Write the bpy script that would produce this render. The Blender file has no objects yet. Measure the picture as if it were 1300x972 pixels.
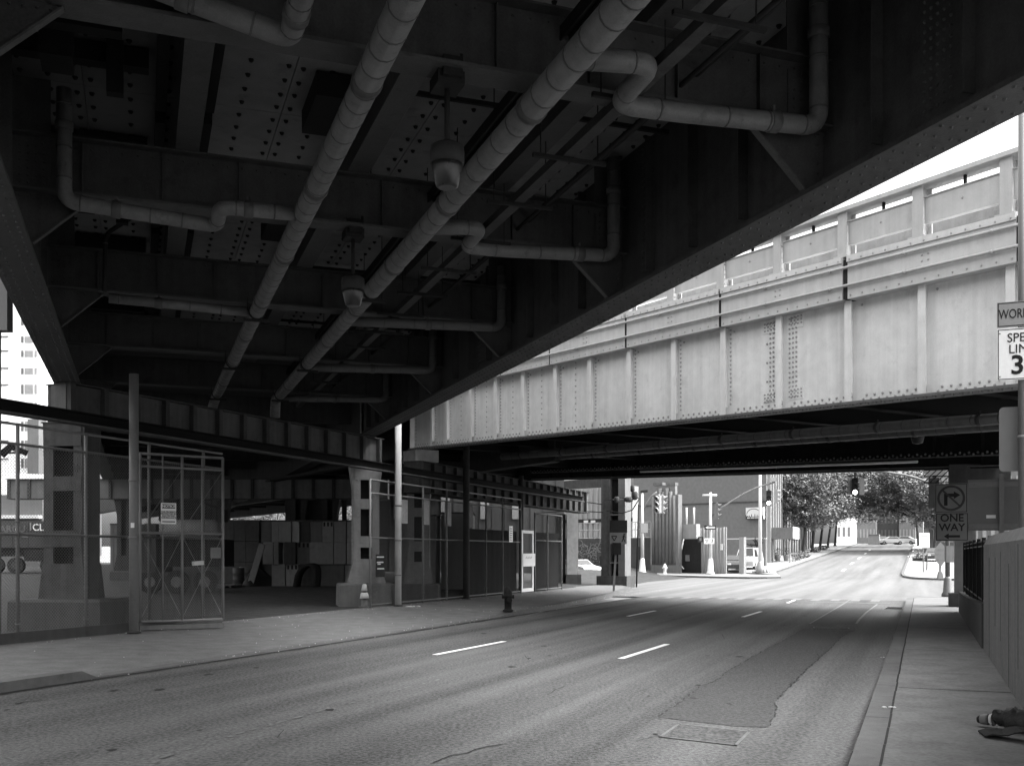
import bpy, bmesh, math, random
from mathutils import Vector, Matrix
random.seed(7)
sc = bpy.context.scene
COL = sc.collection
# ------------------------------------------------------------------ camera
H = 1.95
cd = bpy.data.cameras.new('camera'); cam = bpy.data.objects.new('camera', cd); COL.objects.link(cam)
cam.location = (0, 0, H); cam.rotation_euler = (math.radians(90), 0, 0)
cd.sensor_width = 36; cd.lens = 1303/1300*36; cd.shift_y = 217/1300
cd.clip_start = 0.1; cd.clip_end = 3000
sc.camera = cam
# ------------------------------------------------------------------ world + sun
SUN_AZ, SUN_EL = 94, 46
w = bpy.data.worlds.new('World'); sc.world = w; w.use_nodes = True
nt = w.node_tree; bg = nt.nodes['Background']
sky = nt.nodes.new('ShaderNodeTexSky'); sky.sky_type = 'NISHITA'; sky.sun_disc = False
sky.sun_elevation = math.radians(SUN_EL); sky.sun_rotation = math.radians(SUN_AZ)
sky.air_density = 1.6; sky.dust_density = 3.5
bw = nt.nodes.new('ShaderNodeRGBToBW')
nt.links.new(sky.outputs[0], bw.inputs[0])
# overcast: cloud brightest overhead, about a third of that at the horizon
_tc = nt.nodes.new('ShaderNodeTexCoord'); _sx = nt.nodes.new('ShaderNodeSeparateXYZ'); nt.links.new(_tc.outputs['Generated'], _sx.inputs[0])
_mr = nt.nodes.new('ShaderNodeMapRange'); _mr.inputs[1].default_value = 0; _mr.inputs[2].default_value = 1; _mr.inputs[3].default_value = .35; _mr.inputs[4].default_value = 2.4
nt.links.new(_sx.outputs[2], _mr.inputs[0]); _ml = nt.nodes.new('ShaderNodeMath'); _ml.operation = 'MULTIPLY'
nt.links.new(bw.outputs[0], _ml.inputs[0]); nt.links.new(_mr.outputs[0], _ml.inputs[1]); nt.links.new(_ml.outputs[0], bg.inputs[0])
bg.inputs[1].default_value = 0.15
sd = bpy.data.lights.new('sun', 'SUN'); so = bpy.data.objects.new('sun', sd); COL.objects.link(so)
sd.energy = 0.6; sd.angle = math.radians(24); sd.color = (1, 1, 1)
_a, _e = math.radians(SUN_AZ), math.radians(SUN_EL)
so.rotation_euler = Vector((math.sin(_a)*math.cos(_e), math.cos(_a)*math.cos(_e), math.sin(_e))).to_track_quat('Z', 'Y').to_euler()
so.location = (40, 0, 60)
sc.view_settings.view_transform = 'Standard'; sc.view_settings.look = 'None'
sc.view_settings.gamma = 1; sc.view_settings.use_curve_mapping = False
sc.view_settings.exposure = 2.2
# ------------------------------------------------------------------ materials (the photograph is black and white: every colour is grey)
def mat(name, base, rough=.7, amp=.25, scale=6, fine=60, bump=.0, metal=0.0, streak=0.0, emit=0.0, spot=0.0, ior=1.45, lane=0.0, grain=.9, blob=1.0, speck=0.0, speck_scale=22, spec=None):
    m = bpy.data.materials.new(name); m.use_nodes = True
    n = m.node_tree; L = n.links; b = n.nodes['Principled BSDF']
    b.inputs['Roughness'].default_value = rough; b.inputs['Metallic'].default_value = metal
    b.inputs['IOR'].default_value = ior
    if base < .17 and rough > .3: b.inputs['Specular IOR Level'].default_value = max(.06, min(.5, base*3.2))
    if spec is not None: b.inputs['Specular IOR Level'].default_value = spec
    tc = n.nodes.new('ShaderNodeTexCoord')
    def noise(sc_, det=5, vec=None):
        t = n.nodes.new('ShaderNodeTexNoise'); t.inputs['Scale'].default_value = sc_; t.inputs['Detail'].default_value = det
        L.new(vec or tc.outputs['Object'], t.inputs['Vector']); return t.outputs[0]
    def math_(op, a, bb):
        t = n.nodes.new('ShaderNodeMath'); t.operation = op
        for i, v in enumerate((a, bb)):
            if isinstance(v, (int, float)): t.inputs[i].default_value = v
            else: L.new(v, t.inputs[i])
        return t.outputs[0]
    big = noise(scale*.12 if scale > 3 else scale, 4); sm = noise(scale, 6); fi = noise(fine, 3)
    # factor = 1 + amp*(weighted noise)
    s = math_('ADD', math_('MULTIPLY', math_('SUBTRACT', big, .5), 1.4*blob), math_('MULTIPLY', math_('SUBTRACT', sm, .5), 1.2*blob))
    s = math_('ADD', s, math_('MULTIPLY', math_('SUBTRACT', fi, .5), grain))
    if speck:
        q = n.nodes.new('ShaderNodeMapRange'); q.inputs[1].default_value = .36; q.inputs[2].default_value = .64; q.inputs[3].default_value = -1; q.inputs[4].default_value = 1
        L.new(noise(speck_scale, 3), q.inputs[0]); s = math_('ADD', s, math_('MULTIPLY', q.outputs[0], speck))
    if lane:
        mp = n.nodes.new('ShaderNodeMapping'); mp.vector_type = 'TEXTURE'; mp.inputs['Rotation'].default_value = (0, 0, -math.radians(21.8)); mp.inputs['Scale'].default_value = (.9, 40, 1); L.new(tc.outputs['Object'], mp.inputs['Vector'])
        s = math_('ADD', s, math_('MULTIPLY', math_('SUBTRACT', noise(1.0, 4, mp.outputs[0]), .5), lane*2))
    if streak:
        mp = n.nodes.new('ShaderNodeMapping'); mp.inputs['Scale'].default_value = (7, 7, .25); L.new(tc.outputs['Object'], mp.inputs['Vector'])
        st = noise(1.0, 6, mp.outputs[0])
        s = math_('ADD', s, math_('MULTIPLY', math_('SUBTRACT', st, .5), streak))
    f = math_('MAXIMUM', math_('ADD', 1.0, math_('MULTIPLY', s, amp*2)), .12)
    if spot:
        v = n.nodes.new('ShaderNodeTexNoise'); v.inputs['Scale'].default_value = scale*.6; v.inputs['Detail'].default_value = 8; v.inputs['Roughness'].default_value = .7
        L.new(tc.outputs['Object'], v.inputs['Vector'])
        r = n.nodes.new('ShaderNodeMapRange'); r.inputs[1].default_value = .56; r.inputs[2].default_value = .66; r.inputs[3].default_value = 1; r.inputs[4].default_value = 1-spot
        L.new(v.outputs[0], r.inputs[0]); f = math_('MULTIPLY', f, r.outputs[0])
    val = math_('MULTIPLY', f, base)
    val = math_('MINIMUM', val, .9)
    cb = n.nodes.new('ShaderNodeCombineColor'); 
    for i in range(3): L.new(val, cb.inputs[i])
    L.new(cb.outputs[0], b.inputs['Base Color'])
    rr = math_('ADD', rough-.08, math_('MULTIPLY', sm, .16)); L.new(rr, b.inputs['Roughness'])
    if bump:
        bp = n.nodes.new('ShaderNodeBump'); bp.inputs['Strength'].default_value = bump; bp.inputs['Distance'].default_value = .02
        L.new(math_('ADD', fi, math_('MULTIPLY', sm, .6)), bp.inputs['Height']); L.new(bp.outputs[0], b.inputs['Normal'])
    if emit:
        b.inputs['Emission Color'].default_value = (1, 1, 1, 1); b.inputs['Emission Strength'].default_value = emit
    return m
M = dict(
 steel_dark=mat('dark_painted_steel', .045, .75, .3, 5, 40, .12, streak=1.2, spot=.25),
 steel_flange=mat('grimy_steel_flange', .058, .6, .3, 7, 50, .15, spot=.25),
 shade_black=mat('shade_black_steel', .009, .75, .3, 5, 40, .1),  # near black; shade under bridge and beam is put into the colour
 steel_col_dark=mat('grimy_column_steel', .062, .65, .3, 5, 45, .1, streak=1.5, spot=.3),
 rivet_pale=mat('pale_rivet', .33, .55, .1, 30, 60),
 fascia_paint=mat('darkened_fascia_paint', .5, .6, .13, 4, 45, .05, streak=1.4, spot=.08),  # base darkened to offset open skylight on the fascia; streaks are wear
 parapet_paint=mat('darkened_parapet_paint', .40, .6, .12, 4, 45, .05, streak=1.8, spot=.08),  # base darkened because the parapet faces full skylight; streaks are wear
 steel_black=mat('black_steel', .018, .6, .3, 5, 40, .1),
 steel_light=mat('pale_painted_steel', .70, .55, .13, 4, 45, .06, streak=1.5, spot=.1),
 steel_mid=mat('grey_painted_steel', .12, .55, .2, 5, 45, .08, streak=1.3, spot=.15),
 deck=mat('deck_plate', .145, .7, .3, 3.2, 40, .12, streak=0, spot=.3),
 deck_dark=mat('deck_bay_dark', .08, .7, .2, 5, 50, .08, spot=.2),
 bolt=mat('rusty_bolt', .015, .7, .2, 20, 60),
 pipe=mat('pipe_jacket', .102, .5, .26, 9, 60, .18, spot=.3),
 pipe_dull=mat('dull_pipe_jacket', .08, .55, .15, 9, 60, .1, spot=.15),
 band=mat('pipe_band', .06, .5, .2, 20, 60),
 galv=mat('galvanised_steel', .15, .5, .15, 14, 70, .05),
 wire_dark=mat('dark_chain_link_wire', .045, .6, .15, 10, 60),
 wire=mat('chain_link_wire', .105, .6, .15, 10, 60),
 asphalt=mat('asphalt', .076, .86, .2, 2.2, 48, .6, spot=.0, lane=3.0, grain=2.2, blob=.5, speck=1.0, spec=.25),
 asphalt_far=mat('sunworn_asphalt', .1, .85, .2, 2.2, 40, .3, spot=.0, lane=1.6, grain=1.6, blob=.8),
 patch=mat('asphalt_patch', .054, .86, .17, 3, 52, .6, grain=2.2, blob=.6, speck=.9, spec=.25),
 seam=mat('tar_seam', .03, .8, .2, 8, 60, .1),
 paint=mat('road_paint', .7, .7, .2, 16, 60, .1, spot=.45),
 worn=mat('worn_road_paint', .12, .8, .3, 14, 60, .1, spot=.5),
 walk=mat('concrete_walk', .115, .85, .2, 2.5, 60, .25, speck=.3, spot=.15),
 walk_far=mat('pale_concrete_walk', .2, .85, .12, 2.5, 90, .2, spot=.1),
 kerb=mat('granite_kerb', .09, .8, .28, 6, 110, .25, spot=.15),
 conc=mat('concrete', .11, .85, .15, 4, 80, .25, streak=1.5, spot=.12),
 wallc=mat('board_marked_concrete', .125, .85, .2, 4, 60, .5, streak=2.2, spot=.2, speck=.35, speck_scale=18),
 conc_dark=mat('stained_concrete', .06, .85, .22, 4, 80, .25, streak=1.2, spot=.2),
 conc_pale=mat('pale_concrete', .3, .85, .15, 3, 60, .2, streak=.6, spot=.3),
 conc_pale2=mat('paler_block', .27, .9, .2, 5, 70, .3, streak=1.2, spot=.2),
 block=mat('concrete_block', .19, .9, .16, 5, 70, .3, streak=1.2, spot=.18),
 dirt=mat('yard_dirt', .045, .95, .3, 3, 80, .5, spot=.25),  # dark base tone also carries the shade of the enclosed yard
 ground=mat('ground', .2, .95, .25, .8, 30, .2),
 brick=mat('pale_brick', .13, .9, .1, 3, 30, .2),
 brick2=mat('dark_stone', .12, .85, .25, 4, 40, .2, streak=1.4),
 stucco=mat('white_facade', .8, .85, .05, 2, 30, .05),
 white=mat('white_paint', .55, .5, .05, 8, 60, .02),
 sign_white=mat('sign_white', .72, .45, .06, 12, 60, .01, spot=.05),
 steel_col=mat('column_steel', .2, .6, .2, 5, 45, .08, streak=1.2, spot=.2),
 sign_grey=mat('sign_orange_as_grey', .22, .45, .08, 12, 60, .01),
 sign_back=mat('sign_back_aluminium', .125, .5, .08, 8, 60, .03),
 ink=mat('black_ink', .02, .5, .1, 20, 60),
 black=mat('matte_black', .025, .5, .2, 10, 60, .05),
 glass=mat('dark_glass', .03, .12, .05, 5, 20),
 glass_grey=mat('grey_window_glass', .22, .2, .1, 2, 20),
 tyre=mat('tyre_rubber', .03, .85, .2, 20, 60, .1),
 car_dark=mat('dark_car_paint', .04, .25, .05, 5, 40),
 car_white=mat('white_car_paint', .4, .3, .03, 5, 40),
 car_grey=mat('grey_car_paint', .35, .3, .04, 5, 40),
 truck=mat('dull_truck_paint', .05, .55, .2, 5, 50, .08, spot=.15),
 boardc=mat('weathered_board', .4, .7, .15, 5, 50, .05, streak=1.0),
 corr=mat('corrugated_sheet', .24, .55, .12, 4, 40, .05, streak=1.2),
 corr_d=mat('dark_corrugated_stone', .13, .75, .2, 4, 40, .1, streak=1.6),
 bark=mat('bark', .06, .9, .3, 8, 40, .4),
 leaf=mat('leaf', .15, .55, .3, 1.2, 14),
 leaf2=mat('darker_leaf', .12, .55, .3, 1.2, 14),
 litter=mat('litter', .4, .7, .2, 30, 80, .1),
 skin=mat('skin', .35, .6, .1, 20, 60), cloth=mat('dark_cloth', .03, .9, .2, 20, 80, .1),
 lamp_lit=mat('lit_signal_lens', .8, .4, .02, 5, 40, emit=6.0),
 graffiti=mat('graffiti_paint', .16, .7, .12, 8, 50),
 bundle=mat('dark_plastic_wrap', .03, .32, .3, 9, 40, .4),
 glaze=mat('lamp_housing', .03, .5, .2, 10, 60, .05), lampglass=mat('lamp_refractor', .025, .3, .15, 14, 60, .05),
)
# ------------------------------------------------------------------ frames
TH = math.radians(21.8); PH = math.radians(-19.9)
def R(s, d, z=0): return Vector((s*math.sin(TH)+d*math.cos(TH), s*math.cos(TH)-d*math.sin(TH), z))
def V(s, d, z=0): return Vector((s*math.sin(PH)+d*math.cos(PH), s*math.cos(PH)-d*math.sin(PH), z))
def Bf(t, w_, z=0): return Vector((-3.8+.5225*t+.8526*w_, 40-.8526*t+.5225*w_, z))
def P(px, py, Y): return Vector(((px-650)/1303*Y, Y, H+(703-py)/1303*Y))
def hill(s):
    u = min(max(s-78, 0), 140); v = .03*u
    if u < 8: v = .03*u*u/16 + .0*u
    else: v = .03*(u-4)
    return v
def rs(X, Y): return X*math.sin(TH)+Y*math.cos(TH), X*math.cos(TH)-Y*math.sin(TH)
def ss(x): x = min(max(x, 0), 1); return x*x*(3-2*x)
def yardz(X, Y):
    s, d = rs(X, Y)
    return .13+.02*min(max(0, Y-38), 45)*ss((-17.4-d)/8)
def G(px, py, off=0, fn=None):
    """point where the sight line of a photo pixel meets the ground (+off)"""
    fn = fn or (lambda X, Y: hill(rs(X, Y)[0]))
    f = lambda Y: (H+(703-py)/1303*Y)-(fn((px-650)/1303*Y, Y)+off)
    a = 2.0; 
    while a < 400 and f(a) > 0: a += .5
    b = a; a = a-.5
    for _ in range(30):
        c = (a+b)/2
        if f(c) > 0: a = c
        else: b = c
    Y = a; X = (px-650)/1303*Y
    return Vector((X, Y, fn(X, Y)+off))
# ------------------------------------------------------------------ mesh builder
def perp(d):
    d = d.normalized(); u = Vector((0, 0, 1)) if abs(d.z) < .9 else Vector((1, 0, 0))
    a = d.cross(u).normalized(); return a, a.cross(d).normalized()
class MB:
    def __init__(s): s.v = []; s.f = []; s.sm = []; s.mi = []; s.cur = 0; s.rv = 0
    def add(s, vs, fs, smooth=False):
        o = len(s.v); s.v += [Vector(x) for x in vs]
        for f in fs: s.f.append([o+i for i in f]); s.sm.append(smooth); s.mi.append(s.cur)
    def hexa(s, p):  # 8 points bottom 4 (ccw), top 4
        s.add(p, [(3, 2, 1, 0), (4, 5, 6, 7), (0, 1, 5, 4), (1, 2, 6, 5), (2, 3, 7, 6), (3, 0, 4, 7)])
    def fbox(s, fr, a0, a1, b0, b1, z0, z1):  # box in a frame function fr(a,b,z)
        s.hexa([fr(a0, b0, z0), fr(a1, b0, z0), fr(a1, b1, z0), fr(a0, b1, z0), fr(a0, b0, z1), fr(a1, b0, z1), fr(a1, b1, z1), fr(a0, b1, z1)])
    def fboxz(s, fr, a0, a1, b0, b1, zf0, zf1):  # box with z as a function of a
        s.hexa([fr(a0, b0, zf0(a0)), fr(a1, b0, zf0(a1)), fr(a1, b1, zf0(a1)), fr(a0, b1, zf0(a0)), fr(a0, b0, zf1(a0)), fr(a1, b0, zf1(a1)), fr(a1, b1, zf1(a1)), fr(a0, b1, zf1(a0))])
    def box(s, x0, x1, y0, y1, z0, z1): s.fbox(lambda a, b, z: Vector((a, b, z)), x0, x1, y0, y1, z0, z1)
    def bar(s, p, q, wd, ht=None, up=None):
        p = Vector(p); q = Vector(q); d = (q-p); ht = ht or wd
        if up is None: a, b = perp(d)
        else:
            b = Vector(up); a = d.cross(b).normalized(); b = a.cross(d).normalized()
        a = a*wd/2; b = b*ht/2
        s.hexa([p-a-b, p+a-b, p+a+b, p-a+b, q-a-b, q+a-b, q+a+b, q-a+b])
    def wire(s, p, q, r):
        p = Vector(p); q = Vector(q); a, b = perp(q-p)
        c = [a*r, a*(-.5*r)+b*(.87*r), a*(-.5*r)-b*(.87*r)]
        s.add([p+x for x in c]+[q+x for x in c], [(0, 1, 4, 3), (1, 2, 5, 4), (2, 0, 3, 5)], True)
    def tube(s, pts, r, n=12, caps=True, rad=None):
        pts = [Vector(p) for p in pts]; k = len(pts); rings = []
        d0 = (pts[1]-pts[0]).normalized(); a, b = perp(d0)
        for i, p in enumerate(pts):
            d = (pts[min(i+1, k-1)]-pts[max(i-1, 0)]).normalized()
            q = d0.rotation_difference(d); a = q @ a; b = q @ b; d0 = d
            rr = rad[i] if rad else r
            rings.append([p+a*rr*math.cos(t*2*math.pi/n)+b*rr*math.sin(t*2*math.pi/n) for t in range(n)])
        o = len(s.v)
        for g in rings: s.v += g
        for i in range(k-1):
            for t in range(n):
                u = (t+1) % n
                s.f.append([o+i*n+t, o+i*n+u, o+(i+1)*n+u, o+(i+1)*n+t]); s.sm.append(True); s.mi.append(s.cur)
        if caps:
            s.f.append([o+t for t in range(n)][::-1]); s.sm.append(False); s.mi.append(s.cur)
            s.f.append([o+(k-1)*n+t for t in range(n)]); s.sm.append(False); s.mi.append(s.cur)
    def lathe(s, c, prof, n=16):  # prof [(r,z)] about vertical axis at c
        c = Vector(c); o = len(s.v); k = len(prof)
        for r, z in prof:
            for t in range(n): s.v.append(c+Vector((r*math.cos(t*2*math.pi/n), r*math.sin(t*2*math.pi/n), z)))
        for i in range(k-1):
            for t in range(n):
                u = (t+1) % n; s.f.append([o+i*n+t, o+i*n+u, o+(i+1)*n+u, o+(i+1)*n+t]); s.sm.append(True); s.mi.append(s.cur)
        s.f.append([o+t for t in range(n)][::-1]); s.sm.append(False); s.mi.append(s.cur)
        s.f.append([o+(k-1)*n+t for t in range(n)]); s.sm.append(False); s.mi.append(s.cur)
    def rivet(s, c, nrm, r=.022, n=6):
        keep = s.cur
        if s.rv: s.cur = s.rv
        c = Vector(c); a, b = perp(Vector(nrm)); nn = Vector(nrm).normalized()
        v = [c+a*r*math.cos(t*2*math.pi/n)+b*r*math.sin(t*2*math.pi/n) for t in range(n)]
        v2 = [c+nn*r*.9+(x-c)*.55 for x in v]
        fs = [(t, (t+1) % n, n+(t+1) % n, n+t) for t in range(n)]+[tuple(range(n, 2*n))]
        s.add(v+v2, fs, False); s.cur = keep
    def rivets(s, p, q, step, nrm, r=.022, n=6):
        p = Vector(p); q = Vector(q); L = (q-p).length; k = max(1, int(L/step))
        for i in range(k+1): s.rivet(p.lerp(q, i/k), nrm, r, n)
    def prism(s, pts, ext):  # polygon pts extruded by vector ext
        pts = [Vector(p) for p in pts]; n = len(pts); e = Vector(ext)
        s.add(pts+[p+e for p in pts], [tuple(range(n))[::-1], tuple(range(n, 2*n))]+[(i, (i+1) % n, n+(i+1) % n, n+i) for i in range(n)])
    def poly(s, pts): s.add(pts, [tuple(range(len(pts)))])
    def build(s, name, m, parent=None, tri=False):
        me = bpy.data.meshes.new(name)
        vs = s.v
        if parent is not None:
            r = parent
            while r.parent: r = r.parent
            inv = (Matrix.Translation(r.location) @ r.rotation_euler.to_matrix().to_4x4()).inverted()
            vs = [inv @ v for v in vs]
        me.from_pydata([tuple(v) for v in vs], [], s.f)
        ms = m if isinstance(m, (list, tuple)) else [m]
        for x in ms: me.materials.append(x)
        me.polygons.foreach_set('use_smooth', s.sm)
        if len(ms) > 1: me.polygons.foreach_set('material_index', s.mi)
        bm = bmesh.new(); bm.from_mesh(me); bmesh.ops.recalc_face_normals(bm, faces=bm.faces); bm.to_mesh(me); bm.free()
        me.update()
        o = bpy.data.objects.new(name, me); COL.objects.link(o)
        if parent is not None: o.parent = parent
        return o
def tag(o, label=None, cat=None, group=None, kind=None):
    if label: o['label'] = label
    if cat: o['category'] = cat
    if group: o['group'] = group
    if kind: o['kind'] = kind
    return o
def thing(name, label, cat, loc=(0, 0, 0), rz=0, group=None):
    o = bpy.data.objects.new(name, None); COL.objects.link(o); o.location = loc; o.rotation_euler = (0, 0, rz)
    o.empty_display_size = .3
    return tag(o, label, cat, group)
def kids(o): return [c for c in bpy.data.objects if c.parent is o]
def copy_tree(o, loc, rz=None, label=None):
    def cp(x, par):
        c = x.copy(); COL.objects.link(c); c.parent = par
        for k in kids(x): cp(k, c)
        return c
    r = cp(o, None); r.location = loc
    if rz is not None: r.rotation_euler = (0, 0, rz)
    if label: r['label'] = label
    return r
def structure(o): o['kind'] = 'structure'; return o
def text(body, size, m, parent, loc, ax, az, name='lettering', ext=.002, bold=0.0, align='CENTER', sx=1.0):
    """flat lettering as a mesh: centre loc, reading direction ax, up az (world)"""
    cu = bpy.data.curves.new(name, 'FONT'); cu.body = body; cu.size = size; cu.extrude = ext; cu.offset = bold
    cu.align_x = align; cu.align_y = 'CENTER'; cu.space_line = .9; cu.resolution_u = 3
    t = bpy.data.objects.new(name, cu); COL.objects.link(t)
    dg = bpy.context.evaluated_depsgraph_get(); me = bpy.data.meshes.new_from_object(t.evaluated_get(dg))
    bpy.data.objects.remove(t); bpy.data.curves.remove(cu)
    ax = Vector(ax).normalized(); az = Vector(az).normalized(); n = ax.cross(az)
    mb = MB(); vs = [Vector(loc)+ax*v.co.x*sx+az*v.co.y+n*v.co.z for v in me.vertices]
    mb.add(vs, [tuple(p.vertices) for p in me.polygons]); bpy.data.meshes.remove(me)
    return mb.build(name, m, parent)
Z = Vector((0, 0, 1))
VS, VD = V(1, 0), V(0, 1)          # along / across the viaduct
RS, RD = R(1, 0), R(0, 1)
BT, BW = Bf(1, 0)-Bf(0, 0), Bf(0, 1)-Bf(0, 0)
exec_parts = []
# ================================================================== SETTING
def sheet(name, fr, As, Bs, zf, m):
    mb = MB(); n = len(Bs); vs = []
    for a in As:
        for b in Bs:
            p = fr(a, b); vs.append(Vector((p.x, p.y, zf(p.x, p.y))))
    fs = [(i*n+j, (i+1)*n+j, (i+1)*n+j+1, i*n+j+1) for i in range(len(As)-1) for j in range(n-1)]
    mb.add(vs, fs, True)
    o = mb.build(name, m); return structure(o)
def lin(a, b, n): return [a+(b-a)*i/n for i in range(n+1)]
hz = lambda off: (lambda X, Y: hill(rs(X, Y)[0])+off)
sheet('ground', R, lin(-400, 60, 20)+lin(62, 260, 60)+lin(300, 900, 6), lin(-600, -60, 8)+lin(-50, 60, 16)+lin(80, 600, 6), hz(-.06), M['ground'])
sheet('road', R, lin(-40, 46, 20), lin(-12.0, -.59, 6), hz(0), M['asphalt'])
sheet('cross_street', R, lin(46, 52, 2)+lin(53, 90, 24), lin(-75, 60, 30), hz(-.002), M['asphalt_far'])
sheet('uphill_road', R, lin(84, 330, 60), lin(-12.0, -1.5, 6), hz(.006), M['asphalt_far'])
# yard behind the fence
sheet('yard', R, lin(-30, 110, 28), lin(-110, -17.42, 26), lambda X, Y: max(yardz(X, Y), hill(rs(X, Y)[0])+.04) if rs(X, Y)[0] < 62 else max(yardz(X, Y)-.25*ss((rs(X, Y)[0]-62)/6), hill(rs(X, Y)[0])-.03), M['dirt'])
# left sidewalk, bending away at the corner
def strip(name, pts_a, pts_b, z, m, thick=.2):
    mb = MB(); n = len(pts_a)
    top = [Vector((p.x, p.y, z(p) if callable(z) else z)) for p in pts_a]+[Vector((p.x, p.y, z(p) if callable(z) else z)) for p in pts_b]
    bot = [p-Vector((0, 0, thick)) for p in top]
    fs = [(i, i+1, n+i+1, n+i) for i in range(n-1)]
    fs += [(i, i+1, 2*n+i+1, 2*n+i) for i in range(n-1)]
    fs += [(n+i, n+i+1, 3*n+i+1, 3*n+i) for i in range(n-1)]
    fs += [(0, n, 3*n, 2*n), (n-1, 2*n-1, 4*n-1, 3*n-1)]
    mb.add(top+bot, fs); return structure(mb.build(name, m))
kp = [(-40, -12.0), (10, -12.0), (12.2, -12.0), (12.5, -12.0), (20, -12.0), (28.8, -12.0), (30.5, -12.0), (32, -12.0), (36, -12.25), (42, -12.9), (48, -13.6), (54, -14.6), (57.5, -16.2), (59.5, -19), (60.5, -24), (61, -45)]
A_ = [R(s, d) for s, d in kp]
inn = [(-40, -12.3), (10, -12.3), (12.2, -12.3), (12.5, -12.3), (20, -12.3), (28.8, -12.3), (30.5, -12.3), (32, -12.3), (36, -12.55), (42, -13.2), (48, -13.9), (53.8, -14.9), (57.2, -16.4), (59.1, -19.1), (60.1, -24.1), (60.6, -45)]
I_ = [R(s, d) for s, d in inn]
bk = [(-40, -17.42), (10, -17.42), (12.2, -17.42), (12.5, -17.42), (20, -17.42), (28.8, -17.42), (30.5, -17.42), (32, -17.42), (36, -17.42), (42, -17.42), (48, -17.42), (53, -17.42), (54, -18), (54.2, -20.), (54.5, -24.1), (54.8, -45)]
K_ = [R(s, d) for s, d in bk]
def kz(top):
    def f(p):
        s, d = rs(p.x, p.y)
        if d < -16 or s > 40: return top
        u = max(0, min((s-12.2)/.3, 1)) if s < 20 else max(0, min((30.5-s)/1.7, 1))
        return top*(1-u)+.028*u
    return f
strip('kerb', A_, I_, kz(.152), M['kerb'], .3)
strip('sidewalk', I_, K_, kz(.149), M['walk'], .3)
# right sidewalk + kerb
strip('kerb', [R(-12, -.59), R(20, -.59), R(45.4, -.59), R(46.2, -.35), R(46.5, .2), R(46.5, 14)], [R(-12, -.33), R(20, -.33), R(45.2, -.33), R(45.9, -.2), R(46.2, .3), R(46.2, 14)], .15, M['kerb'], .3)
strip('sidewalk', [R(-12, -.33), R(20, -.33), R(45.2, -.33), R(45.9, -.2), R(46.2, .3), R(46.2, 14)], [R(-12, 1.3), R(20, 1.3), R(35, 1.3), R(41, 2.5), R(43, 4), R(43, 14)], .147, M['walk'], .3)
mb = MB()
def strip4(mb, fr, a0, a1, b0, b1, z): mb.add([fr(a0, b0, z), fr(a1, b0, z), fr(a1, b1, z), fr(a0, b1, z)], [(0, 1, 2, 3)])
for s in (6.2, 9.0, 14.8, 20.8, 27, 33, 39): strip4(mb, R, s, s+.035, -.3, 1.07, .1515)
for a in lin(-6, 45, 50)[:-1]:
    j = random.uniform(-.004, .004); strip4(mb, R, a, a+1.01, -.342+j, -.318+j, .1545)
for s in (3, 6, 9, 12, 15, 18, 21.5, 24, 28, 31): strip4(mb, R, s, s+.02, -.585, -.345, .1545)
for s in lin(33, 52, 6): strip4(mb, R, s, s+.04, -17.3, -14.4, .1525)
structure(mb.build('pavement_joint', M['seam']))
# tar line along kerb foot
mb = MB()
for a in lin(-6, 44, 60)[:-1]:
    j = random.uniform(0, .012); strip4(mb, R, a, a+.84, -.635-j, -.592, .006)
for a in lin(2, 33, 50)[:-1]:
    j = random.uniform(0, .06); strip4(mb, R, a, a+.63, -11.995, -11.86+j, .006)
structure(mb.build('gutter_seam', M['seam']))
# asphalt patches and their seams
def gz(x, y, z=.005): p = G(x, y); p.z += z; return p
zz = lambda x, y: (780+x/3.25, 740+y/3.25)
left = [(180, 550), (260, 500), (350, 430), (430, 395), (480, 355), (560, 310), (620, 275), (700, 235), (780, 190)]
right = [(990, 195), (940, 220), (870, 290), (800, 350), (720, 430), (665, 490), (665, 540), (635, 595)]
bot = [(520, 592), (400, 580), (200, 555)]
mb = MB(); pl = [gz(*zz(*p)) for p in left+right+bot]; mb.poly(pl)
mb.poly([gz(*zz(*p)) for p in [(800, 170), (870, 130), (960, 82), (1085, 87), (1040, 120), (1000, 170)]])
structure(mb.build('asphalt_patch', M['patch']))
def seam_line(mb, pts, w_, z=.009):
    for p, q in zip(pts[:-1], pts[1:]):
        n = (q-p).cross(Z).normalized()*w_/2; e = Vector((0, 0, z-.005)); mb.add([p-n+e, p+n+e, q+n+e, q-n+e], [(0, 1, 2, 3)])
mb = MB(); 
for ln_ in (left, right):
    P3 = [gz(*zz(*p)) for p in ln_]
    for p, q in zip(P3[:-1], P3[1:]):
        k = max(1, int((q-p).length/.12)); n_ = (q-p).cross(Z).normalized(); o_ = 0
        for i in range(k):
            o2 = random.uniform(-.02, .02)
            if random.random() < .72: seam_line(mb, [p.lerp(q, i/k)+n_*o_, p.lerp(q, (i+1)/k)+n_*o2], random.uniform(.008, .03))
            o_ = o2
structure(mb.build('tar_seam', M['seam']))
mb = MB(); seam_line(mb, [gz(*zz(*p)) for p in [(805, 168), (870, 130), (930, 95), (975, 66)]], .06); seam_line(mb, [gz(*zz(*p)) for p in [(1085, 87), (1040, 120), (1010, 150), (998, 168)]], .07)
seam_line(mb, [gz(*zz(*p)) for p in [(880, 78), (960, 80), (1085, 86)]], .12)
structure(mb.build('worn_seam', M['worn']))
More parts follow.
